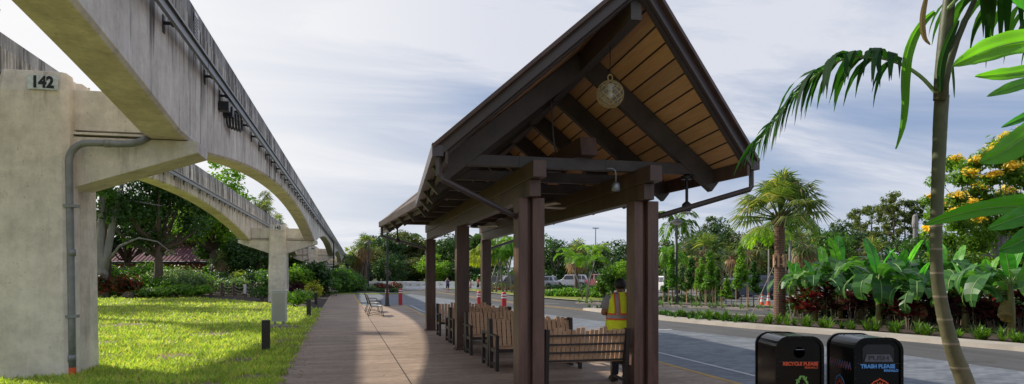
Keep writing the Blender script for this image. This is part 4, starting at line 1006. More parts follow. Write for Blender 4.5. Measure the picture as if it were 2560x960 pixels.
# far-left building
x, y = P(536, 92); t = thing('roofed_building', 'building with maroon metal roofs and orange board walls behind the trees', 'building', (x,y,0), -TH)
b = MB(); b.box(-34,-1.5,1.2,14,0,3.6); b.build('wall', M['wallorange'], t)
b = MB()
for xx in np.arange(-33.5,-2,.42): b.bar((xx,1.16,1.0),(xx+1.6,1.16,3.5), .06, .06)
b.build('wall_boards', M['bark'], t)
b = MB(); e = 3.72
b.add([(-36,0,e),(0,0,e),(-6.5,6.0,6.7),(-36,6.0,6.7),(0,14,e),(-6.5,10,6.7)], [(0,1,2,3),(1,4,5,2)])
for xx in np.arange(-35.8,-.3,.55):
    ym = 6.0 if xx < -6.5 else 6.0*(-xx/6.5); zt = e + (6.7-e)*ym/6.0; b.bar((xx,0,e+.03),(xx,ym,zt+.03), .06,.07)
b.build('lower_roof', M['roofred'], t)
b = MB(); b.box(-36,0,-.06,0,e-.28,e-.02); b.build('fascia', M['post'], t)
b = MB(); b.add([(-36,6.0,6.7),(-9.0,6.0,6.7),(-10.2,9,10.4),(-36,9,10.4),(-8.2,14,6.7)], [(0,1,2,3),(1,4,2)])
for xx in np.arange(-35.8,-9.3,.6): b.bar((xx,5.98,6.73),(min(xx,-10.3),8.98,10.43), .07,.07)
b.build('upper_roof', M['roofred'], t)

# ================================================================ cars
def vehicle(label, cat, kind, paint, px, D, rz, sc_=1, name=None):
    t = thing(name or ('parked_' + kind), label, cat, (*P(px, D), -.026), rz, 'vehicles in the car park')
    pr = {  # length, hood height, belt, roof, hood end x, windscreen top x, roof rear x, tail base x
        'car':    (4.6,.82,.92,1.45, 1.05,.30,-1.15,-1.85), 'suv': (4.8,1.02,1.10,1.78, 1.15,.55,-2.05,-2.30),
        'pickup': (5.6,1.10,1.18,1.85, 1.25,.75,-.75,-.95)}[kind]
    L, zh, zb, zt, xh, xw, xr_, xt = pr; hw = .93; h2 = L/2
    lower = [(-h2+.05,.42),(-h2,.62),(-h2+.02,zb-.12),(-h2+.10,zb),(xh,zb),(xh+.3,zh+.02),(h2-.35,zh-.10),(h2-.05,zh-.28),(h2,.55),(h2-.06,.30),(-h2+.15,.30)]
    b = MB(); n = len(lower)
    vs = []
    for yy, ins in ((-hw,.0),(-hw+.0,.0),(hw,0),(hw,0)): pass
    secs = [(-hw+.06,.05),(-hw,0),(hw,0),(hw-.06,.05)]
    # body sides bulge: outer polygon at +-hw, capped by slightly inset polygons
    def ins(p, k): 
        return (p[0]*(1-k/h2), p[1]+(k*.6 if p[1] < .6 else -k*.6))
    rows_ = []
    for yy, k in ((-hw,.06),(-hw+.05,0),(hw-.05,0),(hw,.06)):
        rows_.append([(ins(p,k)[0], yy, ins(p,k)[1]) for p in lower])
    b.add([p for r in rows_ for p in r], [(i*n+j, i*n+(j+1)%n, (i+1)*n+(j+1)%n, (i+1)*n+j) for i in range(3) for j in range(n)] + [tuple(range(n))[::-1], tuple(3*n+j for j in range(n))])
    b.build('body', paint, t, smooth=False, bevel=.03)
    # cabin
    b = MB(); cab = [(xt,zb-.02),(xr_,zt-.04),(xr_+.3,zt),(xw-.25,zt),(xw,zt-.05),(xh,zb-.02)]; m_ = len(cab)
    def yw(z): return hw-.06-.20*(z-zb)/(zt-zb)
    b.add([(x_,-yw(z),z) for x_,z in cab]+[(x_,yw(z),z) for x_,z in cab], [tuple(range(m_))[::-1], tuple(m_+j for j in range(m_))]+[(j,(j+1)%m_,m_+(j+1)%m_,m_+j) for j in range(m_)])
    b.build('cabin', paint, t, bevel=.03)
    gl_ = M['glass_dark']
    def side(xa0, xa1, xb0, xb1, sd):
        z0_, z1_ = zb+.03, zt-.13; e = .012
        g = MB(); g.add([(xa0,sd*(yw(z0_)+e),z0_),(xb0,sd*(yw(z0_)+e),z0_),(xb1,sd*(yw(z1_)+e),z1_),(xa1,sd*(yw(z1_)+e),z1_)], [(0,1,2,3)]); g.build('window', gl_, t)
    xm = (xt+xh)/2+.1
    fr = .13/(zt-zb)
    for sd in (-1,1):
        side(xm+.04, xm+.04, xh-.13, xw+.02, sd)
        side(xm-.95, xm-.95, xm-.04, xm-.04, sd)
        if kind == 'suv': side(xt+.22, xr_+.28, xm-1.03, xm-1.03, sd)
        hd_ = MB(); hd_.box(xm+.1,xm+.28,sd*hw-.02,sd*hw+.02,zb-.14,zb-.11); hd_.box(xm-.9,xm-.72,sd*hw-.02,sd*hw+.02,zb-.14,zb-.11); hd_.build('door_handles', M['darkgrey'], t)
        mi = MB(); mi.box(xh-.35,xh-.2,sd*(hw+.02),sd*(hw+.18),zb,zb+.14); mi.build('mirror', paint, t)
    def face(xa, xb, za, zb2, name, dx):
        g = MB(); g.add([(xa+dx,-yw(za)+.10,za),(xa+dx,yw(za)-.10,za),(xb+dx,yw(zb2)-.08,zb2),(xb+dx,-yw(zb2)+.08,zb2)], [(0,1,2,3)]); g.build(name, gl_, t)
    sl = (xh-xw)/(zt-.05-zb+.02); face(xh-sl*.08, xh-sl*(zt-zb-.14), zb+.06, zt-.12, 'windscreen', .02)
    sl = (xr_-xt)/(zt-.04-zb+.02); face(xt+sl*.10, xt+sl*(zt-zb-.16), zb+.08, zt-.14, 'rear_window', -.02)
    # front details
    g = MB(); g.box(h2-.10,h2+.006,-.55,.55,.55,zh-.30); g.build('grille', M['black'] if kind != 'pickup' else M['chrome'], t)
    for sd in (-1,1):
        g = MB(); g.box(h2-.25,h2+.0,sd*.76-.14,sd*.76+.14,zh-.38,zh-.24); g.build('headlight', M['lampglass'], t)
        g = MB(); g.box(-h2-.008,-h2+.1,sd*.80-.09,sd*.80+.09,zb-.42,zb-.12); g.build('tail_light', M['red'], t)
    g = MB(); g.box(h2-.02,h2+.03,-.8,.8,.36,.48); g.box(-h2-.03,-h2+.05,-.8,.8,.36,.50); g.build('bumper', M['black'], t)
    if kind == 'suv':
        g = MB(); [g.bar((xr_+.2,sd*.66,zt+.05),(xw-.3,sd*.66,zt+.05),.04,.04) for sd in (-1,1)]; g.build('roof_rack', M['black'], t)
    rw = .37 if kind != 'car' else .33
    for xx in (h2-.92, -h2+.98):
        for sd in (-1,1):
            g = MB(); g.ext([(xx+(rw+.07)*math.cos(a), sd*(hw+.002), rw+(rw+.07)*math.sin(a)) for a in np.linspace(0,2*math.pi,25)[:-1]], (0,-sd*.1,0)); wa = g.build('wheel_arch', M['black'], t)
            g = MB(); g.ext([(xx+rw*math.cos(a), sd*(hw+.012), rw+rw*math.sin(a)) for a in np.linspace(0,2*math.pi,25)[:-1]], (0,-sd*.2,0)); wh = g.build('wheel', M['tyre'], t)
            g = MB()
            g.ext([(xx+rw*.2*math.cos(a), sd*(hw+.02), rw+rw*.2*math.sin(a)) for a in np.linspace(0,2*math.pi,11)[:-1]], (0,-sd*.02,0))
            for k in range(6):
                a = 2*math.pi*k/6; g.bar((xx,sd*(hw+.017),rw),(xx+rw*.66*math.cos(a),sd*(hw+.017),rw+rw*.66*math.sin(a)), .012,.075, up=(-math.sin(a),0,math.cos(a)))
            g.build('rim', M['chrome'], wh)
    if sc_ != 1: t.scale = (sc_,)*3
    return t
wh = colour('car_white', (.72,.72,.72), .28, .6); mr_ = colour('car_maroon', (.22,.02,.03), .25, .7); dk = colour('car_navy', (.06,.08,.13), .25, .7); bk = colour('car_black', (.012,.012,.013), .25, .7); sv = colour('car_silver', (.42,.43,.45), .3, .6, .3); gy_ = colour('car_grey', (.10,.11,.12), .3, .6)
A = -TH
vehicle('white SUV parked side-on behind the clipped hedge','suv','suv',wh,1424,100,A+R(180),1.12)
vehicle('maroon pickup facing the road, right of the white SUV','pickup truck','pickup',mr_,1494,96,A+R(-80),1.1,'parked_pickup')
vehicle('silver white car just left of the white SUV','car','suv',sv,1352,96,A+R(160))
vehicle('white van-like SUV behind the silver car','suv','suv',wh,1368,122,A+R(175),1.15)
vehicle('black SUV seen just left of the front left post','suv','suv',bk,1274,95,A+R(200),1.05)
vehicle('dark car next to the far right shelter post','car','suv',gy_,1234,98,A+R(185),1.0)
vehicle('black car behind the white SUV','car','car',bk,1410,118,A+R(170))
vehicle('dark navy SUV parked beside the palm trunk, behind the traffic cones','suv','suv',dk,1888,52,A+R(158),1.02)
vehicle('silver car partly hidden behind the young trees','car','car',sv,1828,60,A+R(160),1.1)
vehicle('white SUV right of the palm trunk','suv','suv',wh,1996,66,A+R(20),1.0)
vehicle('white car in the row behind the navy SUV','car','car',wh,1820,86,A+R(175),1.05)
vehicle('silver car with red one beside it, behind the tall young tree','car','car',sv,1862,84,A+R(10),1.05)
vehicle('maroon car in the row behind the navy SUV','car','car',mr_,1880,92,A+R(-95),1.1)
vehicle('white car left of the palm trunk in the back row','car','car',wh,1925,88,A+R(175),1.05)
vehicle('dark car right of the palm trunk in the back row','car','suv',bk,1975,92,A+R(175),1.0)
vehicle('white car glimpsed right beside the shelter front post','car','suv',wh,1662,72,A+R(100),1.0)
vehicle('grey car in the far row above the maroon pickup','car','car',gy_,1540,120,A+R(10),1.0)
vehicle('dark car glimpsed between banana leaves','car','suv',bk,2420,60,A+R(10),1.0)
vehicle('white car glimpsed between the banana plants','car','suv',wh,2335,66,A+R(190),1.0)
# ================================================================ vegetation
def leaves(b, centers, radii, n, size, rg, mi=0, flat=.6, shell=.55, asp=1.9):
    """n diamond leaves through ellipsoid clumps"""
    C = np.array(centers, float); Rr = np.array(radii, float)
    if Rr.ndim == 1: Rr = np.stack([Rr]*3, 1)
    wgt = (Rr.prod(1))**(2/3); idx = rg.choice(len(C), n, p=wgt/wgt.sum())
    d = rg.normal(size=(n,3)); d /= np.linalg.norm(d, axis=1, keepdims=True)
    r = shell + (1-shell)*rg.random(n); r *= np.where(rg.random(n) < .25, rg.random(n), 1)
    p = C[idx] + d*r[:,None]*Rr[idx]*(1+.12*rg.normal(size=(n,1)))
    nrm = d*.7 + rg.normal(size=(n,3))*.55; nrm[:,2] += flat; nrm /= np.linalg.norm(nrm, axis=1, keepdims=True)
    t = np.cross(nrm, rg.normal(size=(n,3))); t /= np.linalg.norm(t, axis=1, keepdims=True); s = np.cross(nrm, t)
    L = size*(.6+.8*rg.random(n))[:,None]
    V = np.stack([p-t*L*.5, p+s*L/asp*.5, p+t*L*.5+nrm*-.08*L, p-s*L/asp*.5], 1)
    b.arr(V.reshape(-1,3), 4, mi)
def clumps(rg, n, c, r, cr, lo=-1):
    out = []; rad = []
    for _ in range(n):
        while True:
            p = rg.uniform(-1, 1, 3)
            if np.linalg.norm(p) < 1 and p[2] > lo: break
        out.append(np.array(c)+p*np.array(r)); rad.append(cr*(.6+.8*rg.random()))
    return out, rad
def broad(name, label, loc, H, W, seed, leaf='leaf', trunk='bark', n=5000, size=.35, ncl=26, trunk_h=.35, group=None, flowers=None, squash=.8, cr=.24, limbs=7, cat='tree', tr=None, lean=0):
    rg = np.random.default_rng(seed); t = thing(name, label, cat, loc, 0, group)
    zc = H*(trunk_h+ (1-trunk_h)*.5); rr = (W/2*.80, W/2*.80, H*(1-trunk_h)*.5*squash)
    cs, rs = clumps(rg, ncl, (lean,0,zc), rr, W*cr*.5)
    tb = MB(); r0 = tr or .022*H+.05
    base = [(0,0,-.1),(.02*H*rg.normal()*.4+lean*.3,0,H*trunk_h*.5),(lean*.6,.0,H*trunk_h),(lean,0,zc)]
    tb.tube(base, [r0*1.25, r0, r0*.8, r0*.4], 9)
    for i in rg.choice(len(cs), min(limbs, len(cs)), replace=False):
        c = cs[i]; a = np.array(base[2])*1.0; a[2] = H*trunk_h*(.75+.3*rg.random()); mid = (a+c)/2 + np.array([0,0,-.04*H])
        tb.tube([a, mid, c], [r0*.5, r0*.32, r0*.12], 6)
    tb.build('trunk', M[trunk], t, smooth=True)
    cb = MB(); leaves(cb, cs, [(r, r, r*.75) for r in rs], n, size, rg)
    cb.build('crown', M[leaf], t)
    if flowers:
        fb = MB(); ii = rg.choice(len(cs), max(3, ncl//3), replace=False)
        leaves(fb, [cs[i]+np.array([0,0,rs[i]*.5]) for i in ii], [(rs[i]*.75, rs[i]*.75, rs[i]*.45) for i in ii], n//7, size*.75, rg); fb.build('blossoms', M[flowers], t)
    return t
def pine(name, label, loc, H, seed, group=None):
    rg = np.random.default_rng(seed); t = thing(name, label, 'tree', loc, 0, group)
    tb = MB(); tb.tube([(0,0,0),(.1,0,H*.5),(0,.05,H*.95)], [.20,.15,.05], 7); cb = MB(); cs = []; rs = []
    for k in range(30):
        z = H*(.42+.58*(k/29)**.8); a = rg.random()*6.28; r = H*.17*(1.1-(z/H-.5)*1.3)*(.5+.7*rg.random()); p = (r*math.cos(a), r*math.sin(a), z+.3*rg.normal())
        tb.tube([(0,0,z-.5),p], [.045,.02], 4); cs.append(p); rs.append((H*.055*(.7+.6*rg.random()),)*2+(H*(.03+.02*rg.random()),))
    tb.build('trunk', M['bark'], t); leaves(cb, cs, rs, 3200, .40, rg, flat=.1, shell=.1, asp=2.4); cb.build('crown', M['pineleaf'], t); return t
def fanleaf(b, c, d, L, up, rg, nb=15, droop=.35, wd=.05):
    """one fan leaf with blades radiating from the end of its stalk"""
    d = Vector(d).normalized(); c = Vector(c); side = d.cross(Vector(up)); 
    if side.length < .1: side = d.cross(Vector((1,0,0)))
    side.normalize(); nn = side.cross(d).normalized()
    for i in range(nb):
        a = R(-118+236*i/(nb-1)) ; v = d*math.cos(a)+side*math.sin(a); l = L*(.72+.28*math.cos(a*.6))*(.9+.2*rg.random())
        w = nn.cross(v).normalized()*wd*L; m1 = c+v*l*.5+nn*.05*l+Vector((0,0,-.06*l)); e = c+v*l+Vector((0,0,-droop*l*(.8+.5*rg.random())))
        b.add([c, m1-w, e, m1+w], [(0,1,2,3)])
def fanpalm(name, label, loc, trunk_h, tr, crad, seed, group=None, nf=34, dead=10, nb=15, skirt=False, trunkmat='bark', boots=True):
    rg = np.random.default_rng(seed); t = thing(name, label, 'palm tree', loc, 0, group)
    tb = MB(); rr = []; zs = np.linspace(-.05, trunk_h, max(8, int(trunk_h/.09) if tr > .15 and trunk_h < 6 and nf > 40 else 8))
    pts = [(0,0,z) for z in zs]; rr = [tr*(1.18-.25*min(1,(z/trunk_h)*1.6))*(1+.035*(-1)**i) for i, z in enumerate(zs)]
    tb.tube(pts, rr, 16); tb.build('trunk', M[trunkmat], t)
    if boots:
        bb = MB()
        for k in range(26):
            a = rg.random()*6.28; z = trunk_h-.15+.45*rg.random(); r = tr*.8; o = tr*1.5
            bb.bar((r*math.cos(a),r*math.sin(a),z-.15),(o*math.cos(a),o*math.sin(a),z+.15+.1*rg.random()), .05*tr/.2, .03)
        bb.build('leaf_boots', M['deadfrond'], t)
    fb = MB(); db = MB(); st = MB()
    for k in range(nf+dead):
        dd = k >= nf
        el = R(-12-50*rg.random()) if dd else R((-30 if dead else -2) + (112 if dead else 88)*(k/nf)**(1 if dead else .8)); a = rg.random()*6.28
        v = Vector((math.cos(a)*math.cos(el), math.sin(a)*math.cos(el), math.sin(el)))
        o = Vector((0,0,trunk_h+.1*(0 if dd else 1))); pl = crad*((.50 if dead else .60) if not dd else .38)*(.8+.3*rg.random())
        e = o+v*pl+Vector((0,0,-.10*pl*(1 if el < R(50) else 0))); st.tube([o, e], [.022*crad/1.5,.012*crad/1.5], 4, cap=False)
        fanleaf(db if dd else fb, e, (v+Vector((0,0,-.25-(.6 if dd else 0)+(0 if dead else .12)))), crad*(.52 if dead else .46), (0,0,1), rg, nb, (.30 if dead else .42) if not dd else .6, .06 if dead else .036)
    st.build('stalks', M['deadfrond' if skirt else 'sabal'], t); fb.build('crown', M['sabal'], t)
    if dead: db.build('dead_fronds', M['deadfrond'], t)
    return t
def frond(b, pts, ll, n, rg, wd=.028, hang=.5, mi=0, stem=None, sr=.012, vee=.3, tipl=.45, splay=1.0):
    """pinnate frond along pts; ll leaflet length"""
    pts = [Vector(p) for p in pts]; seg = [(pts[i+1]-pts[i]).length for i in range(len(pts)-1)]; tot = sum(seg)
    def at(s):
        s *= tot
        for i, l in enumerate(seg):
            if s <= l or i == len(seg)-1: return pts[i].lerp(pts[i+1], min(1, s/l)), (pts[i+1]-pts[i]).normalized()
            s -= l
    if stem is not None: stem.tube(pts, [sr*(1-.75*i/(len(pts)-1)) for i in range(len(pts))], 5)
    for i in range(n):
        s = .16 + .84*i/(n-1); p, d = at(s); side = d.cross(Vector((0,0,1)))
        if side.length < .15: side = Vector((1,0,0))
        side.normalize(); l = ll*(math.sin(math.pi*(.12+.80*s))**.7)*(1-.45*max(0,s-.6))*(.85+.3*rg.random())
        for sg in (-1, 1):
            v = (side*sg*splay + d*(.45+tipl*s) + Vector((0,0,vee-.15*rg.random()))).normalized()
            m1 = p+v*l*.45; e = p+v*l*.8+Vector((0,0,-hang*l*(.7+.6*rg.random()))); w = v.cross(Vector((0,0,1)))
            w = (d-v*d.dot(v)); w = w.normalized()*wd if w.length > .01 else Vector((0,0,wd))
            q = m1+(e-m1)*.55+Vector((0,0,.05*l))
            b.add([p, m1-w, q-w*.75, e, q+w*.75, m1+w], [(0,1,2,3,4,5)], mi)
def featherpalm(name, label, loc, trunk_h, tr, L, seed, group=None, nf=9, stems=1, leaf='palmleaf', n=22, spread=.5, trunkmat='barkgrey', hang=.45, ll=.38):
    rg = np.random.default_rng(seed); t = thing(name, label, 'palm tree', loc, 0, group)
    for s_ in range(stems):
        a0 = 6.28*s_/max(1,stems)+.5; ox, oy = (spread*math.cos(a0), spread*math.sin(a0)) if stems > 1 else (0,0)
        th = trunk_h*(1-.13*s_) ; top = Vector((ox*1.9, oy*1.9, th))
        tb = MB(); tb.tube([(ox*.4,oy*.4,0),(ox*.9,oy*.9,th*.5),top], [tr*1.2,tr,tr*.75], 8); tb.build('trunk', M[trunkmat], t, smooth=True)
        tb = MB(); tb.tube([top, top+Vector((ox*.1,oy*.1,L*.32))], [tr*.95,tr*.4], 8); tb.build('crownshaft', M[leaf], t)
        fb = MB(); sb = MB()
        for k in range(nf):
            a = 6.28*k/nf+rg.random()*.5; el = R(28+50*rg.random()); l = L*(.8+.35*rg.random())
            pts = []; p = top+Vector((0,0,L*.25)); e = el
            for q in range(8):
                pts.append(p.copy()); p = p+Vector((math.cos(a)*math.cos(e), math.sin(a)*math.cos(e), math.sin(e)))*l/7; e -= R(15+ 9*q/7)
            frond(fb, pts, L*ll, n, rg, .022*L, hang, stem=sb, sr=.016*L)
        fb.build('crown', M[leaf], t); sb.build('stalks', M[leaf], t)
    return t
def shrub(name, label, loc, rx, h, seed, leaf='leaf', n=900, size=.12, group=None, cat='shrub', ry=None, flowers=None, asp=1.9, ncl=9):
    rg = np.random.default_rng(seed); t = thing(name, label, cat, loc, 0, group); ry = ry or rx
    cs = []; rs = []
    for _ in range(ncl):
        a = rg.random()*6.28; r = rg.random()**.5*.6; cs.append((rx*r*math.cos(a), ry*r*math.sin(a), h*(.35+.3*rg.random()))); rs.append((rx*.5,ry*.5,h*.36))
    b = MB(); leaves(b, cs, rs, n, size, rg, shell=.35, asp=asp); b.build('foliage', M[leaf], t)
    s = MB()
    for k in range(5):
        a = rg.random()*6.28; s.tube([(0,0,0),(rx*.3*math.cos(a), ry*.3*math.sin(a), h*.6)], [.02+.01*h,.008], 5)
    s.build('stem', M['bark'], t)
    if flowers: b = MB(); leaves(b, cs, [(x*1.1,y*1.1,z*1.1) for x,y,z in rs], n//6, size*.8, rg, shell=.95); b.build('blossoms', M[flowers], t)
    return t
def hedge(name, label, pts, w_, h, seed, leaf='leaf', n=3000, size=.14, cat='hedge', group=None, kind=None, bump=.2):
    rg = np.random.default_rng(seed); x0, y0 = pts[0]; t = thing(name, label, cat, (x0,y0,0), 0, group)
    cs = []; rs = []
    for i in range(len(pts)-1):
        L = math.hypot(pts[i+1][0]-pts[i][0], pts[i+1][1]-pts[i][1]); k = max(2, int(L/(w_*.5)))
        for q in range(k):
            f = (q+.5)/k; hh = h*(1-bump*rg.random()); cs.append((pts[i][0]+(pts[i+1][0]-pts[i][0])*f-x0+rg.normal()*.1*w_, pts[i][1]+(pts[i+1][1]-pts[i][1])*f-y0+rg.normal()*.1*w_, hh*.5)); rs.append((w_*.55, w_*.55, hh*.5))
    b = MB(); leaves(b, cs, rs, n, size, rg, shell=.6); o = b.build('foliage', M[leaf], t); return t
def paddle(b, base, az, el, L, Wd, rg, mi=0, droop=1.1, tear=.5, roll=0):
    """banana leaf: midrib arcs over; blade in torn strips either side"""
    n = 13; p = Vector(base); e = el; rib = []
    for q in range(n):
        rib.append(p.copy()); p = p+Vector((math.cos(az)*math.cos(e), math.sin(az)*math.cos(e), math.sin(e)))*L/(n-1); e -= R(droop*5.2*(1+.12*q))
    pet = 2
    for sg in (-1, 1):
        prev = None
        for q in range(pet, n-1):
            s0 = (q-pet)/(n-1-pet); s1 = (q+1-pet)/(n-1-pet)
            wdt = lambda s: Wd*(math.sin(math.pi*min(1,(.10+.88*s)))**.55)*.5
            d = (rib[q+1]-rib[q]).normalized(); side = Vector((-math.sin(az), math.cos(az), 0))*sg
            nrm = side.cross(d)*(-sg)
            k = R(24+14*rg.random()) if rg.random() > tear*.4 else R(60*rg.random()-45)
            def out(c, w_): return c + side*w_*math.cos(k) + Vector((0,0,1))*w_*math.sin(k)*(.9 if el > R(20) else .3) + d*w_*.25
            k0 = k*.3 if False else k
            a_, c_ = rib[q], rib[q+1]; w0, w1 = wdt(s0), wdt(s1)
            if prev is not None and rg.random() > tear*.35: oa = prev
            else: oa = out(a_, w0)
            k = k*.4-R(10*rg.random()); oc = out(c_, w1); ma = a_.lerp(oa,.5)+Vector((0,0,.05*w0)); mc = c_.lerp(oc,.5)+Vector((0,0,.05*w1))
            b.add([a_, c_, mc, oc, oa, ma], [(0,1,2,5),(5,2,3,4)], mi); prev = oc
    return rib
def banana(label, loc, H, seed, group):
    rg = np.random.default_rng(seed); t = thing('banana_plant', label, 'banana plant', loc, 0, group)
    th = H*.42; b = MB(); b.tube([(0,0,0),(.02,0,th*.6),(0,.02,th),(0,.02,th+.25)], [.105,.085,.07,.04], 10); b.build('stem', M['banstem'], t, smooth=True)
    nl = 13; a0 = rg.random()*6.28
    for k in range(nl):
        b = MB(); a = a0+2.4*k; young = k >= nl-2; el = R(84-6*rg.random()) if young else R(30+40*(k/nl)+10*rg.random())
        rib = paddle(b, (0,.02,th+.10+.05*k/nl), a, el, H*(.45 if young else .60)*(.8+.4*rg.random()), H*(.13 if young else .19), rg, droop=.35 if young else 1.1+.9*rg.random(), tear=.1 if young else 1.1)
        lf = b.build('leaf', M['bananatop' if young else 'banana'], t, smooth=True)
        s = MB(); s.tube(rib, [.020]+[.014]*(len(rib)-2)+[.004], 5, cap=False); s.build('midrib', M['ribgreen'], lf, smooth=True)
    # a low dying leaf
    b = MB(); paddle(b, (0,0,th*.85), a0+1.1, R(-20), H*.35, H*.12, rg, droop=1.8, tear=1); b.build('dead_leaf', M['deadfrond'], t, smooth=True)
    return t
M['banstem'] = pm('banana_stem', (.22,.20,.07), .3, 5, .55, bump=.2, stretch=(1,1,.2)); M['ribgreen'] = pm('leaf_rib_green', (.22,.33,.10), .1, 5, .5, bump=0)
def rosette(b, c, L, rg, n=14, wd=.05, up=.8, mi=0):
    for k in range(n):
        a = 2.4*k; el = R(20+60*k/n) * up; v = Vector((math.cos(a)*math.cos(el), math.sin(a)*math.cos(el), math.sin(el))); l = L*(.8+.4*rg.random())
        w = v.cross(Vector((0,0,1))); w = (w.normalized() if w.length > .05 else Vector((1,0,0)))*wd*L/.5
        c = Vector(c); m1 = c+v*l*.35+Vector((0,0,-.02)); m2 = c+v*l*.72+Vector((0,0,-.10*l)); e = c+v*l+Vector((0,0,-.30*l))
        b.add([c-w*.2, m1-w, m2-w*.9, e, m2+w*.9, m1+w, c+w*.2], [(0,1,2,3,4,5,6)], mi)
def ti(label, loc, h, seed, mat, group):
    rg = np.random.default_rng(seed); t = thing('ti_plant', label, 'ti plant', loc, 0, group); b = MB(); s = MB()
    for k in range(7):
        a = rg.random()*6.28; r = .28*rg.random()+.05; z = h*(.25+.6*rg.random()); c = (r*math.cos(a), r*math.sin(a), z)
        s.tube([(c[0]*.4,c[1]*.4,0),c], [.018,.012], 5); rosette(b, c, .46, rg, 15, .055)
    b.build('leaves', M[mat], t); s.build('stem', M['bark'], t); return t
def at_px(px, D, z=0): return (*P(px, D), z)

# --- big palm with guy wires
cab = fanpalm('fan_palm', 'tall fan palm with ringed reddish trunk held by guy ropes, right of the shelter', at_px(1949, 26.6, .08), 3.78, .205, 2.25, 3, nf=40, dead=0, nb=23, trunkmat='palmtrunk' if 'palmtrunk' in M else 'bark')
m, nt, _, lk = newmat('ringed_palm_trunk'); co = coords(nt, 'Object'); sp = nt.nodes.new('ShaderNodeSeparateXYZ'); lk.new(co, sp.inputs[0])
nz = noise(nt, co, 3, 4); fz = mathn(nt, 'FRACT', mathn(nt, 'ADD', mathn(nt, 'MULTIPLY', sp.outputs['Z'], 11), mathn(nt, 'MULTIPLY', nz, .8)))
c = mixc(nt, (.21,.125,.09), (.085,.05,.038), ramp(nt, fz, .55, .9)); c = mixc(nt, c, ramp(nt, noise(nt, co, 12, 4), .3, .7, (.7,.7,.7), (1.2,1.2,1.2)), 1, 'MULTIPLY'); finish(nt, c, .85, 0, fz, .5, -.02, .2)
next(c_ for c_ in cab.children if c_.name.startswith('trunk')).data.materials[0] = m; M['palmtrunk'] = m
b = MB()
for a in range(0, 360, 45):
    for z in (2.12, 2.40): b.box(0,0,0,0,0,0) if False else b.bar((.235*math.cos(R(a-18)), .235*math.sin(R(a-18)), z),(.235*math.cos(R(a+18)), .235*math.sin(R(a+18)), z), .03,.025)
    b.bar((.25*math.cos(R(a)),.25*math.sin(R(a)),2.02),(.25*math.cos(R(a)),.25*math.sin(R(a)),2.50), .07,.03, up=(math.cos(R(a)),math.sin(R(a)),0))
gx0, gy0 = P(1949, 26.6)
q = thing('tree_collar', 'wooden batten collar strapped round the fan palm trunk', 'tree collar', (gx0, gy0, .08)); b.build('battens', M['slat'], q)
for i, (a, lb) in enumerate(((R(200),'guy rope running down left from the fan palm collar'),(R(285),'guy rope dropping in front of the fan palm trunk'),(R(20),'guy rope behind the fan palm running right'))):
    b = MB(); r = 1.9 if i != 1 else .55; b.tube([(gx0+.24*math.cos(a), gy0+.24*math.sin(a), 2.3),(gx0+r*math.cos(a), gy0+r*math.sin(a), .05)], .014, 5); tag(b.build('guy_rope', M['rope']), lb, 'guy rope', 'guy ropes of the fan palm')

# --- near palm (areca) right
Dn = 5.2; rg = np.random.default_rng(5)
nbx, nby = P(2455, Dn); near = thing('slender_palm', 'slender ringed palm close to the camera with one frond reaching left over the road', 'palm tree', (nbx, nby, 0))
off = (nbx, nby, 0)
tp = [(2462,1270,50),(2444,1080,48),(2414,960,43),(2384,880,37),(2362,800,33),(2350,740,31),(2342,680,29),(2340,590,28),(2343,500,29),(2347,400,31),(2351,300,33),(2355,240,33)]
b = MB(); tq = []; tw = []
for i in range(len(tp)-1):
    n_ = max(2, int(math.hypot(tp[i+1][0]-tp[i][0], tp[i+1][1]-tp[i][1])/7))
    for q in range(n_):
        s = q/n_; a_ = tp[max(i-1,0)]; b1 = tp[i]; c1_ = tp[i+1]; d1 = tp[min(i+2,len(tp)-1)]
        tq.append(tuple(.5*((2*b1[k])+(c1_[k]-a_[k])*s+(2*a_[k]-5*b1[k]+4*c1_[k]-d1[k])*s*s+(3*b1[k]-a_[k]-3*c1_[k]+d1[k])*s**3) for k in range(3)))
tq.append(tp[-1]); pr = random.Random(3); rw_ = []
for x, y, w_ in tq:
    z = Z(y, Dn); ph = ((z*5.6+.1) % 1.0)
    rw_.append(w_*Dn/FX/2*(1+(.055*math.exp(-((ph-.05)/.06)**2) if z < 2.3 else 0)-.02*ph)*(1+pr.uniform(-.012,.012)))
b.tube([P3(x,y,Dn) for x,y,w_ in tq], rw_, 20)
m, nt, _, lk = newmat('areca_trunk'); co = coords(nt, 'Object'); sp = nt.nodes.new('ShaderNodeSeparateXYZ'); lk.new(co, sp.inputs[0])
mr = nt.nodes.new('ShaderNodeMapRange'); lk.new(sp.outputs['Z'], mr.inputs[0]); mr.inputs[1].default_value = .3; mr.inputs[2].default_value = 2.3
c = mixc(nt, (.16,.13,.075), (.09,.10,.045), mr.outputs[0]); fz = mathn(nt, 'FRACT', mathn(nt, 'ADD', mathn(nt,'MULTIPLY', sp.outputs['Z'], 5.6), mathn(nt,'MULTIPLY',noise(nt,co,2,2),.25))); rgm = mathn(nt, 'MULTIPLY', mathn(nt, 'LESS_THAN', fz, .09), mathn(nt, 'LESS_THAN', sp.outputs['Z'], 2.25))
c = mixc(nt, c, ramp(nt, noise(nt, co, 9, 6, .65, (1,1,.4)), .3, .7, (.55,.55,.5), (1.2,1.2,1.15)), 1, 'MULTIPLY'); c = mixc(nt, c, (.30,.24,.17), mathn(nt,'MULTIPLY',rgm,.6)); finish(nt, c, .55, 0, noise(nt, co, 14, 5), .35, .01, .4); M['areca'] = m
b.build('trunk', m, near, smooth=True, off=off)
b = MB(); b.tube([P3(x,y,Dn) for x,y in ((2352,250),(2354,190),(2360,120),(2367,50),(2378,-40),(2388,-130))], [r*Dn/FX/2 for r in (34,33,32,30,26,20)], 14); b.build('crownshaft', m, near, smooth=True, off=off)
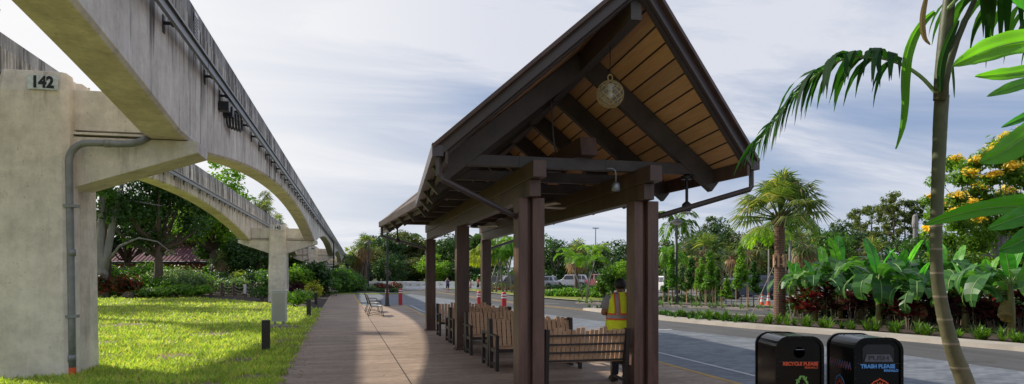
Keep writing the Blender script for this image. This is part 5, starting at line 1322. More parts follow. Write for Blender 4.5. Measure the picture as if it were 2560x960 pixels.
b = MB(); b.tube([P3(x,y,Dn-.05) for x,y in ((2352,250),(2368,170),(2392,100),(2418,40),(2450,-30),(2520,-90),(2600,-80),(2700,10))], [.035,.032,.024,.02,.016,.014,.012,.006], 10); b.build('stalk', m, near, smooth=True, off=off)
def pxfrond(px, D0, D1, ll, n, wd, hang, nm='frond', seed=1, side=1.0, vee=.05):
    rg = np.random.default_rng(seed); k = len(px); pts = [P3(x,y,D0+(D1-D0)*i/(k-1)) for i,(x,y) in enumerate(px)]
    fb = MB(); sb = MB()
    # smooth the path
    fine = []
    for i in range(k-1):
        p0 = pts[max(i-1,0)]; p1 = pts[i]; p2 = pts[i+1]; p3 = pts[min(i+2,k-1)]
        for q in range(5):
            s = q/5; fine.append(.5*((2*p1)+(p2-p0)*s+(2*p0-5*p1+4*p2-p3)*s*s+(3*p1-p0-3*p2+p3)*s**3))
    fine.append(pts[-1]); tot = len(fine)-1
    sb.tube(fine, [.013*(1-.8*i/tot)+.002 for i in range(tot+1)], 6)
    for i in range(n):
        s = .22+.78*i/(n-1); f = s*tot; j = min(int(f), tot-1); p = fine[j].lerp(fine[j+1], f-j); d = (fine[j+1]-fine[j]).normalized()
        sd_ = d.cross(Vector((0,0,1))).normalized()
        l = ll*(.55+.45*math.sin(math.pi*min(1,s*1.05)))*(1-.25*max(0,(s-.55)/.45))*(.72+.5*rg.random())
        for sg in (-1,1):
            if rg.random() < .06: continue
            v = (sd_*sg*side*(.45+.45*rg.random()) + d*(.05+.25*rg.random()+.85*max(0,s-.35)) + Vector((0,0,vee+.45*(sg > 0)*s))).normalized()
            w = (d - v*d.dot(v)).normalized()*wd*(.7+.6*rg.random())*(1-.45*max(0,s-.5)/.5)
            cur = p.copy(); path = [cur.copy()]; vv = v.copy()
            for q in range(6): 
                cur = cur+vv*l/6; path.append(cur.copy()); vv = (vv+Vector((0,0,-hang*(1-.45*max(0,s-.4)/.6)*(.55+.2*q)*.55))).normalized()
            prof = (.35,.85,1,.9,.65,.35,.04); tw = rg.random()*.6-.3
            vs = []
            for c_, pr in zip(path, prof):
                ww = (w + sd_*tw*w.length)*pr; vs += [c_-ww, c_+ww]
            fb.add(vs, [(2*q,2*q+1,2*q+3,2*q+2) for q in range(6)])
    o = fb.build(nm, M['nearfrond'], near, smooth=False, off=off); q = sb.build('rachis', M['ribgreen'], o, smooth=True, off=off); return o
pxfrond([(2350,245),(2300,190),(2232,152),(2150,141),(2080,160),(2010,215),(1955,280),(1915,330),(1885,372)], Dn, Dn+.5, .74, 42, .029, .80, seed=3)
pxfrond([(2380,-60),(2440,-75),(2520,-60),(2610,10),(2690,100)], Dn, Dn-.3, .78, 17, .034, .95, seed=8)
pxfrond([(2372,20),(2420,-20),(2500,-10),(2570,30),(2640,110)], Dn-.1, Dn+.5, .62, 15, .032, 1.0, seed=12)
pxfrond([(2385,-100),(2370,-200),(2300,-260),(2180,-250),(2060,-180)], Dn, Dn-.7, .5, 20, .02, .7, seed=15)
def strap(pts, wd, name, mat, parent, off):
    b = MB(); k0 = len(pts); fine = []
    for i in range(k0-1):
        p0 = pts[max(i-1,0)]; p1 = pts[i]; p2 = pts[i+1]; p3 = pts[min(i+2,k0-1)]
        for q in range(3):
            s = q/3; fine.append(.5*((2*p1)+(p2-p0)*s+(2*p0-5*p1+4*p2-p3)*s*s+(3*p1-p0-3*p2+p3)*s**3))
    fine.append(pts[-1]); pts = fine; k = len(pts); vs = []; cam_d = Vector((ST,CT,0)); sr = random.Random(int(wd*1e5)+k)
    for i, p in enumerate(pts):
        d = (pts[min(i+1,k-1)]-pts[max(i-1,0)]).normalized(); w = d.cross(cam_d+Vector((.5,0,.2*math.sin(i*.4)))).normalized()*wd*(math.sin(math.pi*(.10+.88*i/(k-1)))**.75)*(1+.05*sr.uniform(-1,1))
        for f, dep in ((-1,.0),(-.72,.16),(-.48,.10),(-.24,.26),(0,.42),(.24,.26),(.48,.10),(.72,.16),(1,.0)): vs.append(p+w*f+cam_d*(dep*wd*1.0+.05*wd*math.sin(i*1.3+f*2)))
    m_ = 9
    b.add(vs, [(m_*i+j, m_*i+j+1, m_*(i+1)+j+1, m_*(i+1)+j) for i in range(k-1) for j in range(m_-1)])
    o = b.build(name, mat, parent, smooth=True, off=off)
    r = MB(); r.tube([p+cam_d*(.40*wd-.004) for p in pts], [max(.0008, wd*.07*(1-i/k)) for i in range(k)], 5); r.build('midrib', M['ribgreen'], o, smooth=True, off=off)
    return o
strap([P3(x,y,Dn-.08) for x,y in ((2338,28),(2312,52),(2288,88),(2270,140),(2264,200),(2263,260),(2256,320),(2240,372))], .033, 'young_leaf', M['nearleaf'], near, off)
strap([P3(x,y,Dn-.1) for x,y in ((2352,230),(2352,180),(2362,130),(2380,85),(2398,50))], .03, 'young_leaf', M['nearfrond'], near, off)
strap([P3(x,y,Dn-.12) for x,y in ((2322,-30),(2310,20),(2306,60),(2312,95),(2326,112))], .02, 'young_leaf', M['deadfrond'], near, off)
strap([P3(x,y,Dn+.1) for x,y in ((2383,110),(2380,150),(2384,200),(2386,245))], .010, 'leaf_tip', M['nearfrond'], near, off)
# --- foreground shrub at the right edge
fx_, fy_ = P(2760, 2.1); fs = thing('foreground_shrub', 'blurred bright green strap leaved shrub in the right foreground', 'shrub', (fx_, fy_, 0)); off = (fx_, fy_, 0)
fb = MB(); fb.tube([(fx_,fy_,0),P3(2745,900,2.1),P3(2700,700,2.1),P3(2650,520,2.1),P3(2640,300,2.1),P3(2640,100,2.1)], [.022,.02,.017,.013,.010,.006], 8); fb.build('stem', M['ribgreen'], fs, smooth=True, off=off)
for (x0,y0,x1,y1,wd,sag,dz) in ((2640,95,2386,163,64,-18,0),(2640,160,2440,190,34,6,.1),(2645,190,2470,240,30,-6,-.1),(2640,255,2505,318,22,0,.15),(2640,270,2452,405,62,20,-.05),(2640,520,2312,562,40,-22,0),(2640,500,2400,535,26,-16,.12),(2650,515,2472,572,50,-5,-.1),(2645,540,2500,626,56,12,.05),(2650,560,2545,700,50,14,.1),(2640,60,2520,-20,50,-8,.0),(2700,700,2560,760,40,0,.0)):
    D_ = 2.1+dz; pts = []
    for q in range(9):
        s = q/8; x = x0+(x1-x0)*s; y = y0+(y1-y0)*s + sag*math.sin(math.pi*s); pts.append(P3(x, y, D_-.12*s))
    strap(pts, wd*D_/FX/2*1.0, 'leaf', M['nearleaf'], fs, off)

# --- banana row
ban = [(2038,25.2,2.62),(2100,26.6,2.95),(2150,24.6,2.3),(2196,22.2,2.7),(2248,24.6,2.7),(2293,21.4,2.55),(2350,24.0,2.7),(2412,20.6,2.5),(2470,23.2,2.6),(2528,18.9,2.45),(2575,21.5,2.6),(1990,28.0,2.3),(2065,28.3,2.7),(2172,26.5,2.8),(2262,26.6,2.75),(2385,25.6,2.8),(2500,24.6,2.8)]
bl = ['banana plant with an upright bright leaf, leftmost in the front row','tall banana plant with the highest upright leaf, left part of the row','smaller banana plant between the two left ones','banana plant with broad drooping leaves near the middle of the row','banana plant at the back, left of the near palm trunk','banana plant directly left of the near palm trunk','banana plant behind the near palm trunk','banana plant just right of the near palm trunk','banana plant in the back row right of the near palm trunk','banana plant with a yellowish stem at the right edge','banana plant cut off by the right edge of the photo','low banana plant behind the red ti plants, far left of the row','rear banana plant behind the two leftmost ones','rear banana plant showing above the smaller one left of middle','rear banana plant just left of the near trunk, back row','rear banana plant right of the near trunk, back row','rear banana plant near the right edge, back row']
for i, (px, D, H) in enumerate(ban): banana(bl[i], at_px(px, D, .08), H*(1.06+.17*math.sin(i*2.3)), 40+i, 'banana plants in the bed along the road')
tis = [(2003,25.6,1.2,'ti'),(2022,24.4,.9,'ti'),(2068,24.6,1.1,'tidark'),(2085,26.8,1.5,'ti'),(2128,23.6,.95,'tidark'),(2165,23.6,1.1,'tidark'),(2222,22.0,1.15,'tidark'),(2250,22.2,1.2,'tidark'),(2272,21.2,.8,'ti'),(2318,21.6,1.1,'tidark'),(2365,21.0,.9,'tidark'),(2395,21.8,1.35,'tidark'),(2440,20.4,1.0,'tidark'),(2465,21.5,1.2,'ti'),(2490,20.0,.7,'tidark'),(2555,20.0,1.1,'tidark')]
for i, (px, D, h, mt) in enumerate(tis):
    ordn = ['first','second','third','fourth','fifth','sixth','seventh','eighth','ninth','tenth','eleventh','twelfth','thirteenth','fourteenth','fifteenth','sixteenth'][i]
    ti('%s ti plant among the banana stems, %s from the left' % ('bright red' if mt == 'ti' else 'dark maroon', ordn), at_px(px, D, .08), h*1.2, 80+i, mt, 'ti plants under the banana leaves')
# dense dark understory and liriope borders: ground cover
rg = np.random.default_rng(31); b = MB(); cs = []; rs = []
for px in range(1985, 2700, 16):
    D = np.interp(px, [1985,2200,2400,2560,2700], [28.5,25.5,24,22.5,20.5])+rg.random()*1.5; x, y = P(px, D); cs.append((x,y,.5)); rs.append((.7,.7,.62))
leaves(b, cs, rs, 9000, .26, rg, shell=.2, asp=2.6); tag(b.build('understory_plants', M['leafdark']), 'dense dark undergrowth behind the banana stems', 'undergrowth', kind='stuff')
def tufts(name, label, path, pitch, r, h, n, seed, mat='leaf', jit=.12):
    rg = np.random.default_rng(seed); b = MB()
    for i in range(len(path)-1):
        (x0,y0),(x1,y1) = path[i], path[i+1]; L = math.hypot(x1-x0,y1-y0); k = max(1,int(L/pitch))
        for q in range(k):
            f = (q+rg.random()*.4)/k; c = Vector((x0+(x1-x0)*f+rg.normal()*jit, y0+(y1-y0)*f+rg.normal()*jit, .06)); s_ = .6+.6*rg.random()
            for j in range(n):
                a = rg.random()*6.28; e = R(35+50*rg.random()); v = Vector((math.cos(a)*math.cos(e), math.sin(a)*math.cos(e), math.sin(e))); l = h*s_*(.7+.5*rg.random()); w = v.cross(Vector((0,0,1))).normalized()*.012*(1+h)
                m1 = c+v*l*.6; e2 = c+v*l+Vector((v.x,v.y,0))*l*.2+Vector((0,0,-.25*l)); b.add([c-w, m1-w, e2, m1+w, c+w], [(0,1,2,3,4)])
    return tag(b.build(name, M[mat]), label, 'ground cover', kind='stuff')
tufts('border_grass', 'tufts of dark strap leaved border grass along the kerb below the banana plants', inset(K,1.05)[2:], .24, .2, .50, 36, 5, 'leaf', .10)
tufts('border_grass_strip', 'dense low border grass in the narrow strip between road and slip road', inset(K,1.1)[0:3]+[(13.9,21.6)], .07, .2, .30, 18, 6, 'leaf', .28)
tufts('border_grass_strip', 'low blue green ground cover under the young trees', [B2[0],B2[1],B2[2],B2[3],B2[4]], .22, .2, .42, 16, 7, 'leafblue', .45)
# --- young trees with stakes
yt = [(1682,41.5,3.05,.85,'leafbright'),(1704,43,2.4,.7,'leafblue'),(1728,42,2.75,.8,'leaf'),(1752,40,2.6,.75,'leafbright'),(1775,39,3.0,.85,'leafbright'),(1793,41,2.1,.55,'leaf'),(1815,38,1.5,.55,'leafbright'),(1853,36.5,3.15,.85,'leafbright'),(1884,37.5,2.4,.75,'leaf'),(1668,44,2.2,.7,'leaf')]
yl = ['leftmost bright young tree beside the tall street lamp','small bluish young tree just right of the lamp pole','dark green young tree, third from the lamp pole','thin bright young tree left of the pair in the middle','pointed bright young tree in the middle of the row','dark young tree behind the pointed middle one','short bushy young tree in front of the dark SUV','tallest cone shaped young tree in front of the navy SUV','small olive young tree right of the tallest one','small young tree close to the shelter post']
for i, (px, D, H, W, lf) in enumerate(yt):
    rg = np.random.default_rng(200+i); t = thing('young_tree', yl[i], 'young tree', at_px(px, D, .05), 0, 'young staked trees in the second bed'); H *= 1.06
    b = MB(); b.tube([(0,0,0),(0,0,H*.8)], [.035,.015], 6); b.build('trunk', M['bark'], t); b = MB(); b.tube([(.28,-.1,0),(.28,-.1,1.25)], .028, 6); b.tube([(-.22,.15,0),(-.22,.15,1.1)], .025, 6); b.build('stake', M['slat'], t)
    cs = []; rs = []
    for k in range(12):
        f = k/11; r = W*.58*(1-.72*f); a = rg.random()*6.28; cs.append((r*.5*math.cos(a), r*.5*math.sin(a), H*(.36+.58*f))); rs.append((r*.62+.06, r*.62+.06, H*.085))
    b = MB(); leaves(b, cs, rs, 2300, .14, rg, shell=.3); b.build('crown', M[lf], t)
for i, (px, D, H, W, lf, lb) in enumerate(((1532,50,3.1,1.5,'leaf','round dark shrub left of the worker'),(1560,49,3.3,1.5,'leafbright','bright shrub directly behind the worker'),(1510,52,2.0,1.1,'leaf','low dark shrub at the end of the clipped hedge'))):
    broad('bushy_tree', lb, at_px(px, D, .05), H, W*1.3, 300+i, lf, n=2600, size=.16, ncl=16, trunk_h=.12, cr=.5, limbs=4)
# --- clipped hedge and low shrubs in the far verge
hedge('clipped_hedge', 'long clipped hedge in front of the parked cars', [P(1374,70),P(1440,67.5),P(1512,65)], 1.3, 1.0, 61, 'leaf', 4200, .16, bump=.05)
hedge('low_hedge', 'loose bright green row of low shrubs on the verge, in front of the clipped hedge', [P(1372,58),P(1440,56),P(1520,53.5)], 1.0, .85, 62, 'leafbright', 3000, .22, bump=.4)
hedge('low_hedge', 'low reddish ground hedge under the palms behind the far right post', [P(1225,86),P(1290,80),P(1372,74)], 1.5, .6, 63, 'croton', 1600, .22, bump=.5)
hedge('low_hedge', 'green low hedge behind the reddish plants under the palms', [P(1225,92),P(1300,86),P(1372,80)], 1.6, 1.0, 64, 'leafolive', 2000, .25, bump=.3)
hedge('low_hedge', 'yellow green low hedge along the far road, beyond the barriers', [P(1028,120),P(1046,118),P(1068,118)], 2.0, .9, 65, 'leafyellow', 1600, .3, bump=.3)
hedge('low_hedge', 'dark low hedge at the foot of the young trees by the car park', [P(1655,47),P(1750,45),P(1800,44)], 1.2, .62, 66, 'leafdark', 3000, .16, bump=.3)
# --- poinciana
rg = np.random.default_rng(77); t = thing('flowering_tree', 'spreading tree with clusters of yellow flowers at the right edge', 'tree', at_px(2500, 34, 0)); cs = []; rs = []
pcl = [(2345,450,22),(2375,410,26),(2400,445,28),(2350,520,26),(2330,540,18),(2390,500,24),(2430,415,28),(2440,480,28),(2470,390,30),(2480,450,26),(2520,360,34),(2560,390,34),(2560,450,34),(2510,490,30),(2455,540,34),(2400,560,32),(2370,600,26),(2440,610,34),(2500,560,34),(2550,540,34),(2560,610,36),(2500,640,34),(2620,420,50),(2640,520,50),(2620,600,50),(2420,650,28),(2540,340,24),(2325,500,20),(2330,580,24),(2345,640,26),(2385,540,28),(2410,520,28),(2470,500,30),(2530,430,30),(2500,405,26),(2420,450,24),(2550,570,34),(2460,590,30)]
tb = MB(); base = P3(2520, 690, 34); o0 = Vector((base.x, base.y, 0)); tb.tube([o0, o0.lerp(base,.7), P3(2510,640,34), P3(2505,560,34)], [.28,.22,.18,.10], 9)
fl_ = []; fr_ = []
for x, y, r in pcl:
    D = 34+rg.normal()*1.3; c = P3(x,y,D); rr_ = r*D/FX; cs.append(c); rs.append((rr_*1.35,rr_*1.35,rr_*.8))
    tb.tube([P3(2505,600+rg.random()*60,34), P3((2505+x)/2,(600+y)/2+12,34), c], [.045,.028,.01], 5)
    if rg.random() < .9 and y < 590: fl_.append(c+Vector((rg.normal()*.15,-.3,rr_*.45))); fr_.append((rr_*.9,rr_*.9,rr_*.5))
off = (t.location.x, t.location.y, 0); tb.build('trunk', M['barkgrey'], t, smooth=True, off=off)
b = MB(); leaves(b, cs, rs, 26000, .25, rg, shell=.15, asp=2.6); b.build('crown', M['poinciana'], t, off=off)
b = MB(); leaves(b, fl_, fr_, 5200, .20, rg, shell=.2); b.build('blossoms', M['flower'], t, off=off)

# --- mid-ground palms
featherpalm('feather_palm', 'three stemmed slender palm cluster in the verge, seen through the front bay', at_px(1464, 50, .05), 2.9, .05, 1.6, 90, nf=8, stems=3, leaf='leafbright', spread=.55, hang=.25)
fanpalm('fan_palm', 'fan palm with a shaggy brown skirt behind the slender palm cluster', at_px(1441, 60, 0), 3.6, .17, 1.75, 91, nf=20, dead=9, nb=12, skirt=True, boots=False)
for i, (px, D, H, L, lb) in enumerate(((1236,72,3.9,2.4,'yellow green feather palm left of the gap beside the far right post'),(1262,74,4.6,2.6,'tallest feather palm between the far right post and front left post'),(1284,71,3.8,2.4,'feather palm touching the front left post'),(1222,78,3.2,2.2,'low feather palm partly behind the far right post'))):
    featherpalm('feather_palm', lb, at_px(px, D, 0), H, .10, L, 95+i, nf=10, stems=2, leaf='leafyellow' if i in (0,3) else 'leafbright', spread=.6, hang=.8)
featherpalm('feather_palm', 'feather palm just right of the shelter front post behind the lamp', at_px(1690, 48, 0), 4.6, .10, 2.4, 120, nf=9, leaf='palmleaf')
featherpalm('feather_palm', 'bright feather palm right beside the shelter front post', at_px(1662, 50, 0), 2.5, .09, 2.3, 121, nf=9, leaf='leafbright', hang=.7)
fanpalm('fan_palm', 'wide fan palm with hanging brown fronds behind the young trees', at_px(1757, 60, 0), 3.2, .28, 3.1, 122, nf=26, dead=26, nb=13, skirt=True)
featherpalm('feather_palm', 'thin young feather palm with upright leaves left of the big fan palm trunk', at_px(1922, 42, 0), 3.4, .06, 2.0, 123, nf=7, leaf='leafbright')
featherpalm('feather_palm', 'dark feather palm just right of the big fan palm trunk', at_px(1975, 44, 0), 4.3, .09, 2.2, 124, nf=9, leaf='palmleaf')
for i, (px, D, th, cr_, lb) in enumerate(((1828,95,4.2,2.2,'small brown fan palm left of the tall cone tree, far side'),(1872,100,5.6,3.4,'round headed fan palm above the navy SUV'),(2010,85,5.5,3.2,'olive fan palm right of the big fan palm trunk'),(2177,90,4.2,3.4,'fan palm rising behind the banana row, below the pines'),(2325,88,4.6,2.3,'fan palm with orange dead skirt left of the near trunk'),(1905,120,5.0,3.0,'distant fan palm behind the big palm trunk'))):
    fanpalm('fan_palm', lb, at_px(px, D, 0), th, .22, cr_, 130+i, nf=20, dead=16, nb=11, skirt=True, boots=False)
# bare dead trunk
b = MB(); b.tube([at_px(2289,88,0), at_px(2288,88,8.2)], [.32,.26], 10); b.lathe([(.36,8.0),(.40,8.5),(.30,9.5),(.1,9.7)], 10, (*P(2288,88),0)); tag(b.build('dead_palm_trunk', M['barkgrey']), 'bare grey palm stump standing tall behind the banana plants', 'dead tree')

# --- background trees on the right (pixel column, distance, height, width)
bgR = [('pine',1768,150,14.5,0),('pine',1995,140,15,0),('pine',1960,150,15.5,0),('pine',2022,150,14,0),('pine',2150,118,13.5,0),('pine',2180,125,14.8,0),('pine',2215,120,15.4,0),('pine',2235,118,15.6,0),('pine',2262,120,14.6,0),('pine',2285,118,15,0),('pine',2130,130,13,0),('pine',2085,140,12,0),
       ('broad',1760,120,9.6,9,'leafdark'),('broad',1795,128,12.0,10,'leafdark'),('broad',1850,125,9.5,10,'leafolive'),('broad',1905,110,9.2,9,'leafolive'),('broad',1965,120,10.5,10,'leaf'),('broad',2060,95,9.5,9,'leaf'),('broad',2105,110,10.2,9,'leafdark'),('broad',2030,105,8.5,9,'leafdark'),('broad',2150,110,7.8,9,'leafolive'),('broad',2240,105,8,9,'leafdark'),('broad',2310,80,6.8,7,'leaf'),('broad',2370,75,6.5,8,'leafdark'),('broad',2450,70,7,8,'leaf'),('broad',2540,70,8,9,'leafdark'),('broad',1700,110,8.2,9,'leafolive'),('broad',1660,115,8.6,9,'leaf'),
       ('broad',1545,150,9.2,12,'leafdark'),('broad',1500,165,9.5,12,'leafolive'),('broad',1395,110,7.2,9,'leafdark'),('broad',1365,120,8.6,9,'leaf'),('broad',1590,140,8.5,10,'leafdark'),('broad',1445,150,8.2,11,'leafolive')]
GP = {}
seen = {}
def describe(kind, px, D, H, lf):
    tone = {'leafdark':'dark green','leafolive':'olive green','leaf':'mid green','leafyellow':'yellow green','leafbright':'bright green','pineleaf':'dark'}[lf]
    return tone
land = [(870,'at the end of the monorail beam'),(905,'just left of the walkway-end lamp'),(935,'just right of the walkway-end lamp'),(965,'behind the lamp post under the roof corner'),(1000,'between that lamp post and the no entry sign'),(1030,'behind the no entry sign'),(1062,'left of the far left shelter post'),(1105,'in the gap between the two left shelter posts'),(1150,'behind the second left shelter post'),(1190,'left of the far right shelter post'),(1250,'in the gap right of the far right post'),(1330,'behind the front left post'),(1400,'left of the floodlight mast in the front bay'),(1450,'above the white SUV'),(1500,'below the floodlight mast'),(1560,'above the worker'),(1610,'behind the front right post'),(1662,'just right of the front right post'),(1705,'right of the tall lamp'),(1762,'above the wide shaggy fan palm'),(1800,'above the middle young tree'),(1850,'above the cone shaped tree'),(1910,'left of the big palm trunk'),(1962,'right behind the big palm trunk'),(2000,'right of the big palm crown'),(2030,'a palm crown width right of the big palm'),(2062,'left above the banana row'),(2090,'above the left bananas'),(2110,'above the tallest banana leaf'),(2135,'left of the pine stand'),(2152,'at the left side of the pine stand'),(2182,'in the middle of the pine stand'),(2217,'in the tall part of the pine stand'),(2240,'at the bare palm stump'),(2264,'just left of the bare palm stump'),(2287,'behind the bare palm stump'),(2312,'left of the near palm trunk'),(2372,'right of the near palm trunk'),(2452,'below the yellow flowering tree'),(2545,'at the right edge under the flowering tree')]
def where(px):
    return min(land, key=lambda l: abs(l[0]-px))[1]
cnt = {}
def uniq(s):
    cnt[s] = cnt.get(s, 0)+1; k = cnt[s]
    return s if k == 1 else s.replace('tree', ['','','shorter tree','third tree','fourth tree','fifth tree'][k], 1)
def bgtree(kind, px, D, H, W, lf='pineleaf', z=0, grp='trees beyond the car park'):
    lab = uniq('%s %s tree %s' % (describe(kind, px, D, H, lf), 'pine' if kind == 'pine' else ('round' if W < 9.5 else 'broad'), where(px)))
    loc = at_px(px, D, z); rz = random.random()*6.28
    if kind == 'pine':
        key = 'pine%d' % (int(px) % 3)
        if key not in GP: GP[key] = (pine('pine_tree', lab, loc, 14, 400+int(px)%3, grp), 14); GP[key][0].scale = (H/14,)*3; return
        p, h0 = GP[key]; dup(p, loc, rz, lab, H/h0, grp); return
    key = lf + str(int(px) % 2)
    if key not in GP:
        GP[key] = (broad('broadleaf_tree', lab, loc, 9, 9, 500+int(px), lf, n=5200, size=.42, ncl=34, trunk_h=.18, cr=.30, limbs=9, squash=1.0, group=grp), 9); GP[key][0].scale = (W/9, W/9, H/9); return
    dup(GP[key][0], loc, rz, lab, (W/9, W/9, H/9), grp)
for r in bgR:
    if r[0] == 'pine': bgtree('pine', r[1], r[2], r[3], 5)
    else: bgtree('broad', r[1], r[2], r[3], r[4], r[5])
# centre-left background beyond the walkway
bgL = [(893,150,9.8,8,'leafyellow'),(880,120,5.2,6,'leafbright'),(948,115,8.6,9,'leafdark'),(962,120,9.2,9,'leafdark'),(985,125,9.4,10,'leafolive'),(1005,130,9.8,11,'leafolive'),(1030,135,8.0,9,'leaf'),(1055,130,8.6,10,'leafolive'),(1100,120,8.4,10,'leafdark'),(1125,125,9.0,10,'leafdark'),(1160,130,9.5,11,'leaf'),(1195,130,9.0,10,'leafolive'),(1215,120,8.5,9,'leafdark'),(925,105,6,7,'leafolive'),(975,100,4.6,6,'leafdark'),(1010,112,4.4,7,'leafdark'),(1045,112,4.6,7,'leafolive'),(900,108,5.0,6,'leaf'),(1090,110,5,7,'leafbright'),(1150,112,5,8,'leafdark')]
for r in bgL: bgtree('broad', *r, grp='trees beyond the far end of the walkway')
for i, (px, D, th, cr_, lb) in enumerate(((903,90,4.6,1.9,'fan palm left in the pair at the walkway end'),(914,88,5.6,2.1,'tallest fan palm of the group at the walkway end'),(893,92,4.0,1.8,'low fan palm at the left of the walkway-end group'),(1142,150,7.6,3.0,'fan palm silhouette between the left shelter posts'))):
    fanpalm('fan_palm', lb, at_px(px, D, 0), th, .22, cr_, 150+i, nf=24, dead=8, nb=11, boots=False)
for i, (px, D, th, L, lb) in enumerate(((1021,140,8.2,3.4,'feather palm with a starry head above the no entry sign'),(1036,135,6.2,3.4,'drooping feather palm right of the no entry sign'),(1186,120,7.0,3.0,'feather palm above the far right shelter post'),(1110,128,5.6,3.0,'feather palm between the left shelter posts'))):
    featherpalm('feather_palm', lb, at_px(px, D, 0), th, .2, L, 160+i, nf=14, leaf='palmleaf', hang=.6, ll=.30)
# beds at the walkway end
shr = 0
hedge('flower_bed_hedge', 'red leaved plants in the bed in front of the white barriers', [P(940,84),P(965,82),P(992,80)], 1.8, 1.1, 71, 'croton', 1500, .3, bump=.5)
hedge('flower_bed_hedge', 'dark green edging plants in front of the red leaved bed', [P(915,79),P(955,77),P(992,75)], 1.2, .5, 72, 'leafdark', 1500, .22, bump=.4)
hedge('flower_bed_hedge', 'pale flowered low plants left of the walkway-end lamp', [P(882,82),P(905,82),P(918,82)], 1.8, 1.3, 73, 'leafblue', 1400, .28, bump=.5)
# tall hedge right of column 143, along the beam
hg = [P(735,60),P(765,63),P(795,66),P(825,70),P(855,76),P(885,84)]
hedge('tall_hedge', 'tall glossy green hedge running from column 143 towards the walkway end', hg, 3.2, 3.0, 74, 'leaf', 15000, .36, bump=.45)
shrub('leafy_shrub', 'dark shrub with big drooping leaves in the middle of the tall hedge', at_px(790,60), 1.7, 3.2, 601, 'leafdark', 2200, .42)
shrub('leafy_shrub', 'bright green rounded shrub at the left end of the tall hedge', at_px(742,58), 1.7, 2.9, 602, 'leafbright', 2400, .36)
for i, (px, py, rx, h, lf, fl_, lb) in enumerate(((735,765,1.1,1.0,'leafbright',None,'bright green low shrub just right of the base of column 143'),(760,757,1.0,.9,'leafbright','whitefl','bright green shrub with pale flowers right of the cabinet'),(785,748,.9,1.5,'leafyellow','flower','yellow green shrub by the third bollard'),(735,742,1.1,1.5,'tidark',None,'dark maroon shrub right of column 143'),(760,740,1.0,1.4,'ti',None,'red leaved shrub right of the maroon one'),(655,752,1.6,1.3,'leaf',None,'fern like green bush left of column 143'),(805,738,.9,.8,'leafblue','pinkfl','small grey green shrub beside the walkway edge'))):
    shrub('garden_shrub', lb, (*G(px,py),0), rx, h, 610+i, lf, 1300, .17, flowers=fl_)
# left bed along the lawn's far edge
lb_ = [(250,67,1.6,3.9,'leafdark',None,'tall dark shrub just right of column 142'),(300,68,1.7,3.4,'leafbright',None,'bright shrub with long upright leaves behind the red crotons'),(350,69,1.9,2.9,'leafbright',None,'broad green shrub left of the forked dark tree'),(258,60,1.0,1.75,'croton',None,'red croton bush nearest column 142'),(324,59.5,1.1,2.0,'croton',None,'larger red croton bush, second from the left'),(290,61.5,1.4,.9,'leafbright',None,'low dark ground shrub below the crotons'),(375,63,2.0,1.9,'leafbright',None,'ferny bright green shrub right of the crotons'),(430,66,2.0,2.6,'leafblue','whitefl','large grey green shrub with pale flowers'),(470,64,1.8,2.1,'leafblue',None,'grey green bush left of the rope fence'),(410,60.5,2.4,.9,'leaf',None,'low dark mound at the lawn edge'),(362,60.5,1.6,.7,'leaf','flower','low ground cover with a few orange flowers'),(475,61,1.5,1.0,'leafbright',None,'rounded low bush at the foot of the stone pier'),(390,72,2.0,2.7,'leafbright',None,'dark shrub at the base of the forked tree'),(560,70,1.5,2.0,'leafdark',None,'dark bush behind the rope fence'),(600,72,1.6,2.2,'leafyellow',None,'yellow flowering bush behind the rope fence'),(640,70,1.5,2.4,'leafdark',None,'dark bush behind the fence next to column 143'),(525,74,1.7,2.4,'leaf',None,'green bush in front of the orange wall')]
lb_ += [(450,74,2.6,3.4,'leaf',None,'tall green shrub right of the forked tree trunk'),(585,66,1.6,1.5,'leafblue',None,'grey green fern clump in front of the fence middle'),(670,66,1.8,2.6,'leaf',None,'leafy shrub hidden just left of column 143'),(280,72,2.4,4.2,'leafdark',None,'dark high shrub behind the long paddle leaves'),(505,68,1.6,1.9,'leafbright',None,'fresh green shrub behind the stone pier')]
for i, (px, D, rx, h, lf, fl_, lb) in enumerate(lb_):
    shrub('garden_shrub', lb, at_px(px, D-4), rx*1.2, h*(1.12 if h < 3 else .85), 640+i, lf, 2600, .24, flowers=fl_)
b = MB(); rg = np.random.default_rng(9)
for k in range(16):
    a = rg.random()*3.14; paddle(b, (0,0,.3), a, R(55+30*rg.random()), 3.0, .55, rg, droop=.9, tear=.2)
t = thing('paddle_leaf_plant', 'clump of long paddle leaves behind the crotons', 'plant', at_px(296,66)); b.build('leaves', M['banana'], t, smooth=True)
b = MB(); b.ball((0,0,.1), .55, 7, (1,.8,.75)); o = b.build('garden_rock', M['bark'], loc=at_px(322,55), smooth=True); tag(o, 'dark rounded rock below the larger croton', 'rock')
# left trees
def lefttree(label, px, D, H, W, lf, seed, tk='bark', n=9000, size=.42, trunk_h=.3, tr=None, ncl=40, cr=.26, lean=0, squash=1):
    return broad('shade_tree', label, at_px(px, D), H, W, seed, lf, tk, n, size, ncl, trunk_h, cr=cr, limbs=12, tr=tr, lean=lean, squash=squash)
lefttree('big forked dark green tree in front of the maroon roof', 396, 60, 10.7, 11.5, 'leafdark', 701, n=15000, size=.30, tr=.36, trunk_h=.42, ncl=64, cr=.22, squash=1.05)
gt = thing('grey_trunk_tree', 'tree with a smooth pale grey forked trunk just right of column 142', 'tree', at_px(256, 56)); b = MB()
b.tube([(0,0,0),(-.05,0,2.4),(-.15,0,4.5),(.0,0,7.5),(.1,0,11)], [.55,.46,.30,.24,.15], 12); b.tube([(0,0,2.0),(.35,0,3.6),(.62,.1,5.5),(1.1,0,7.6),(1.6,0,10)], [.40,.32,.27,.20,.12], 12)
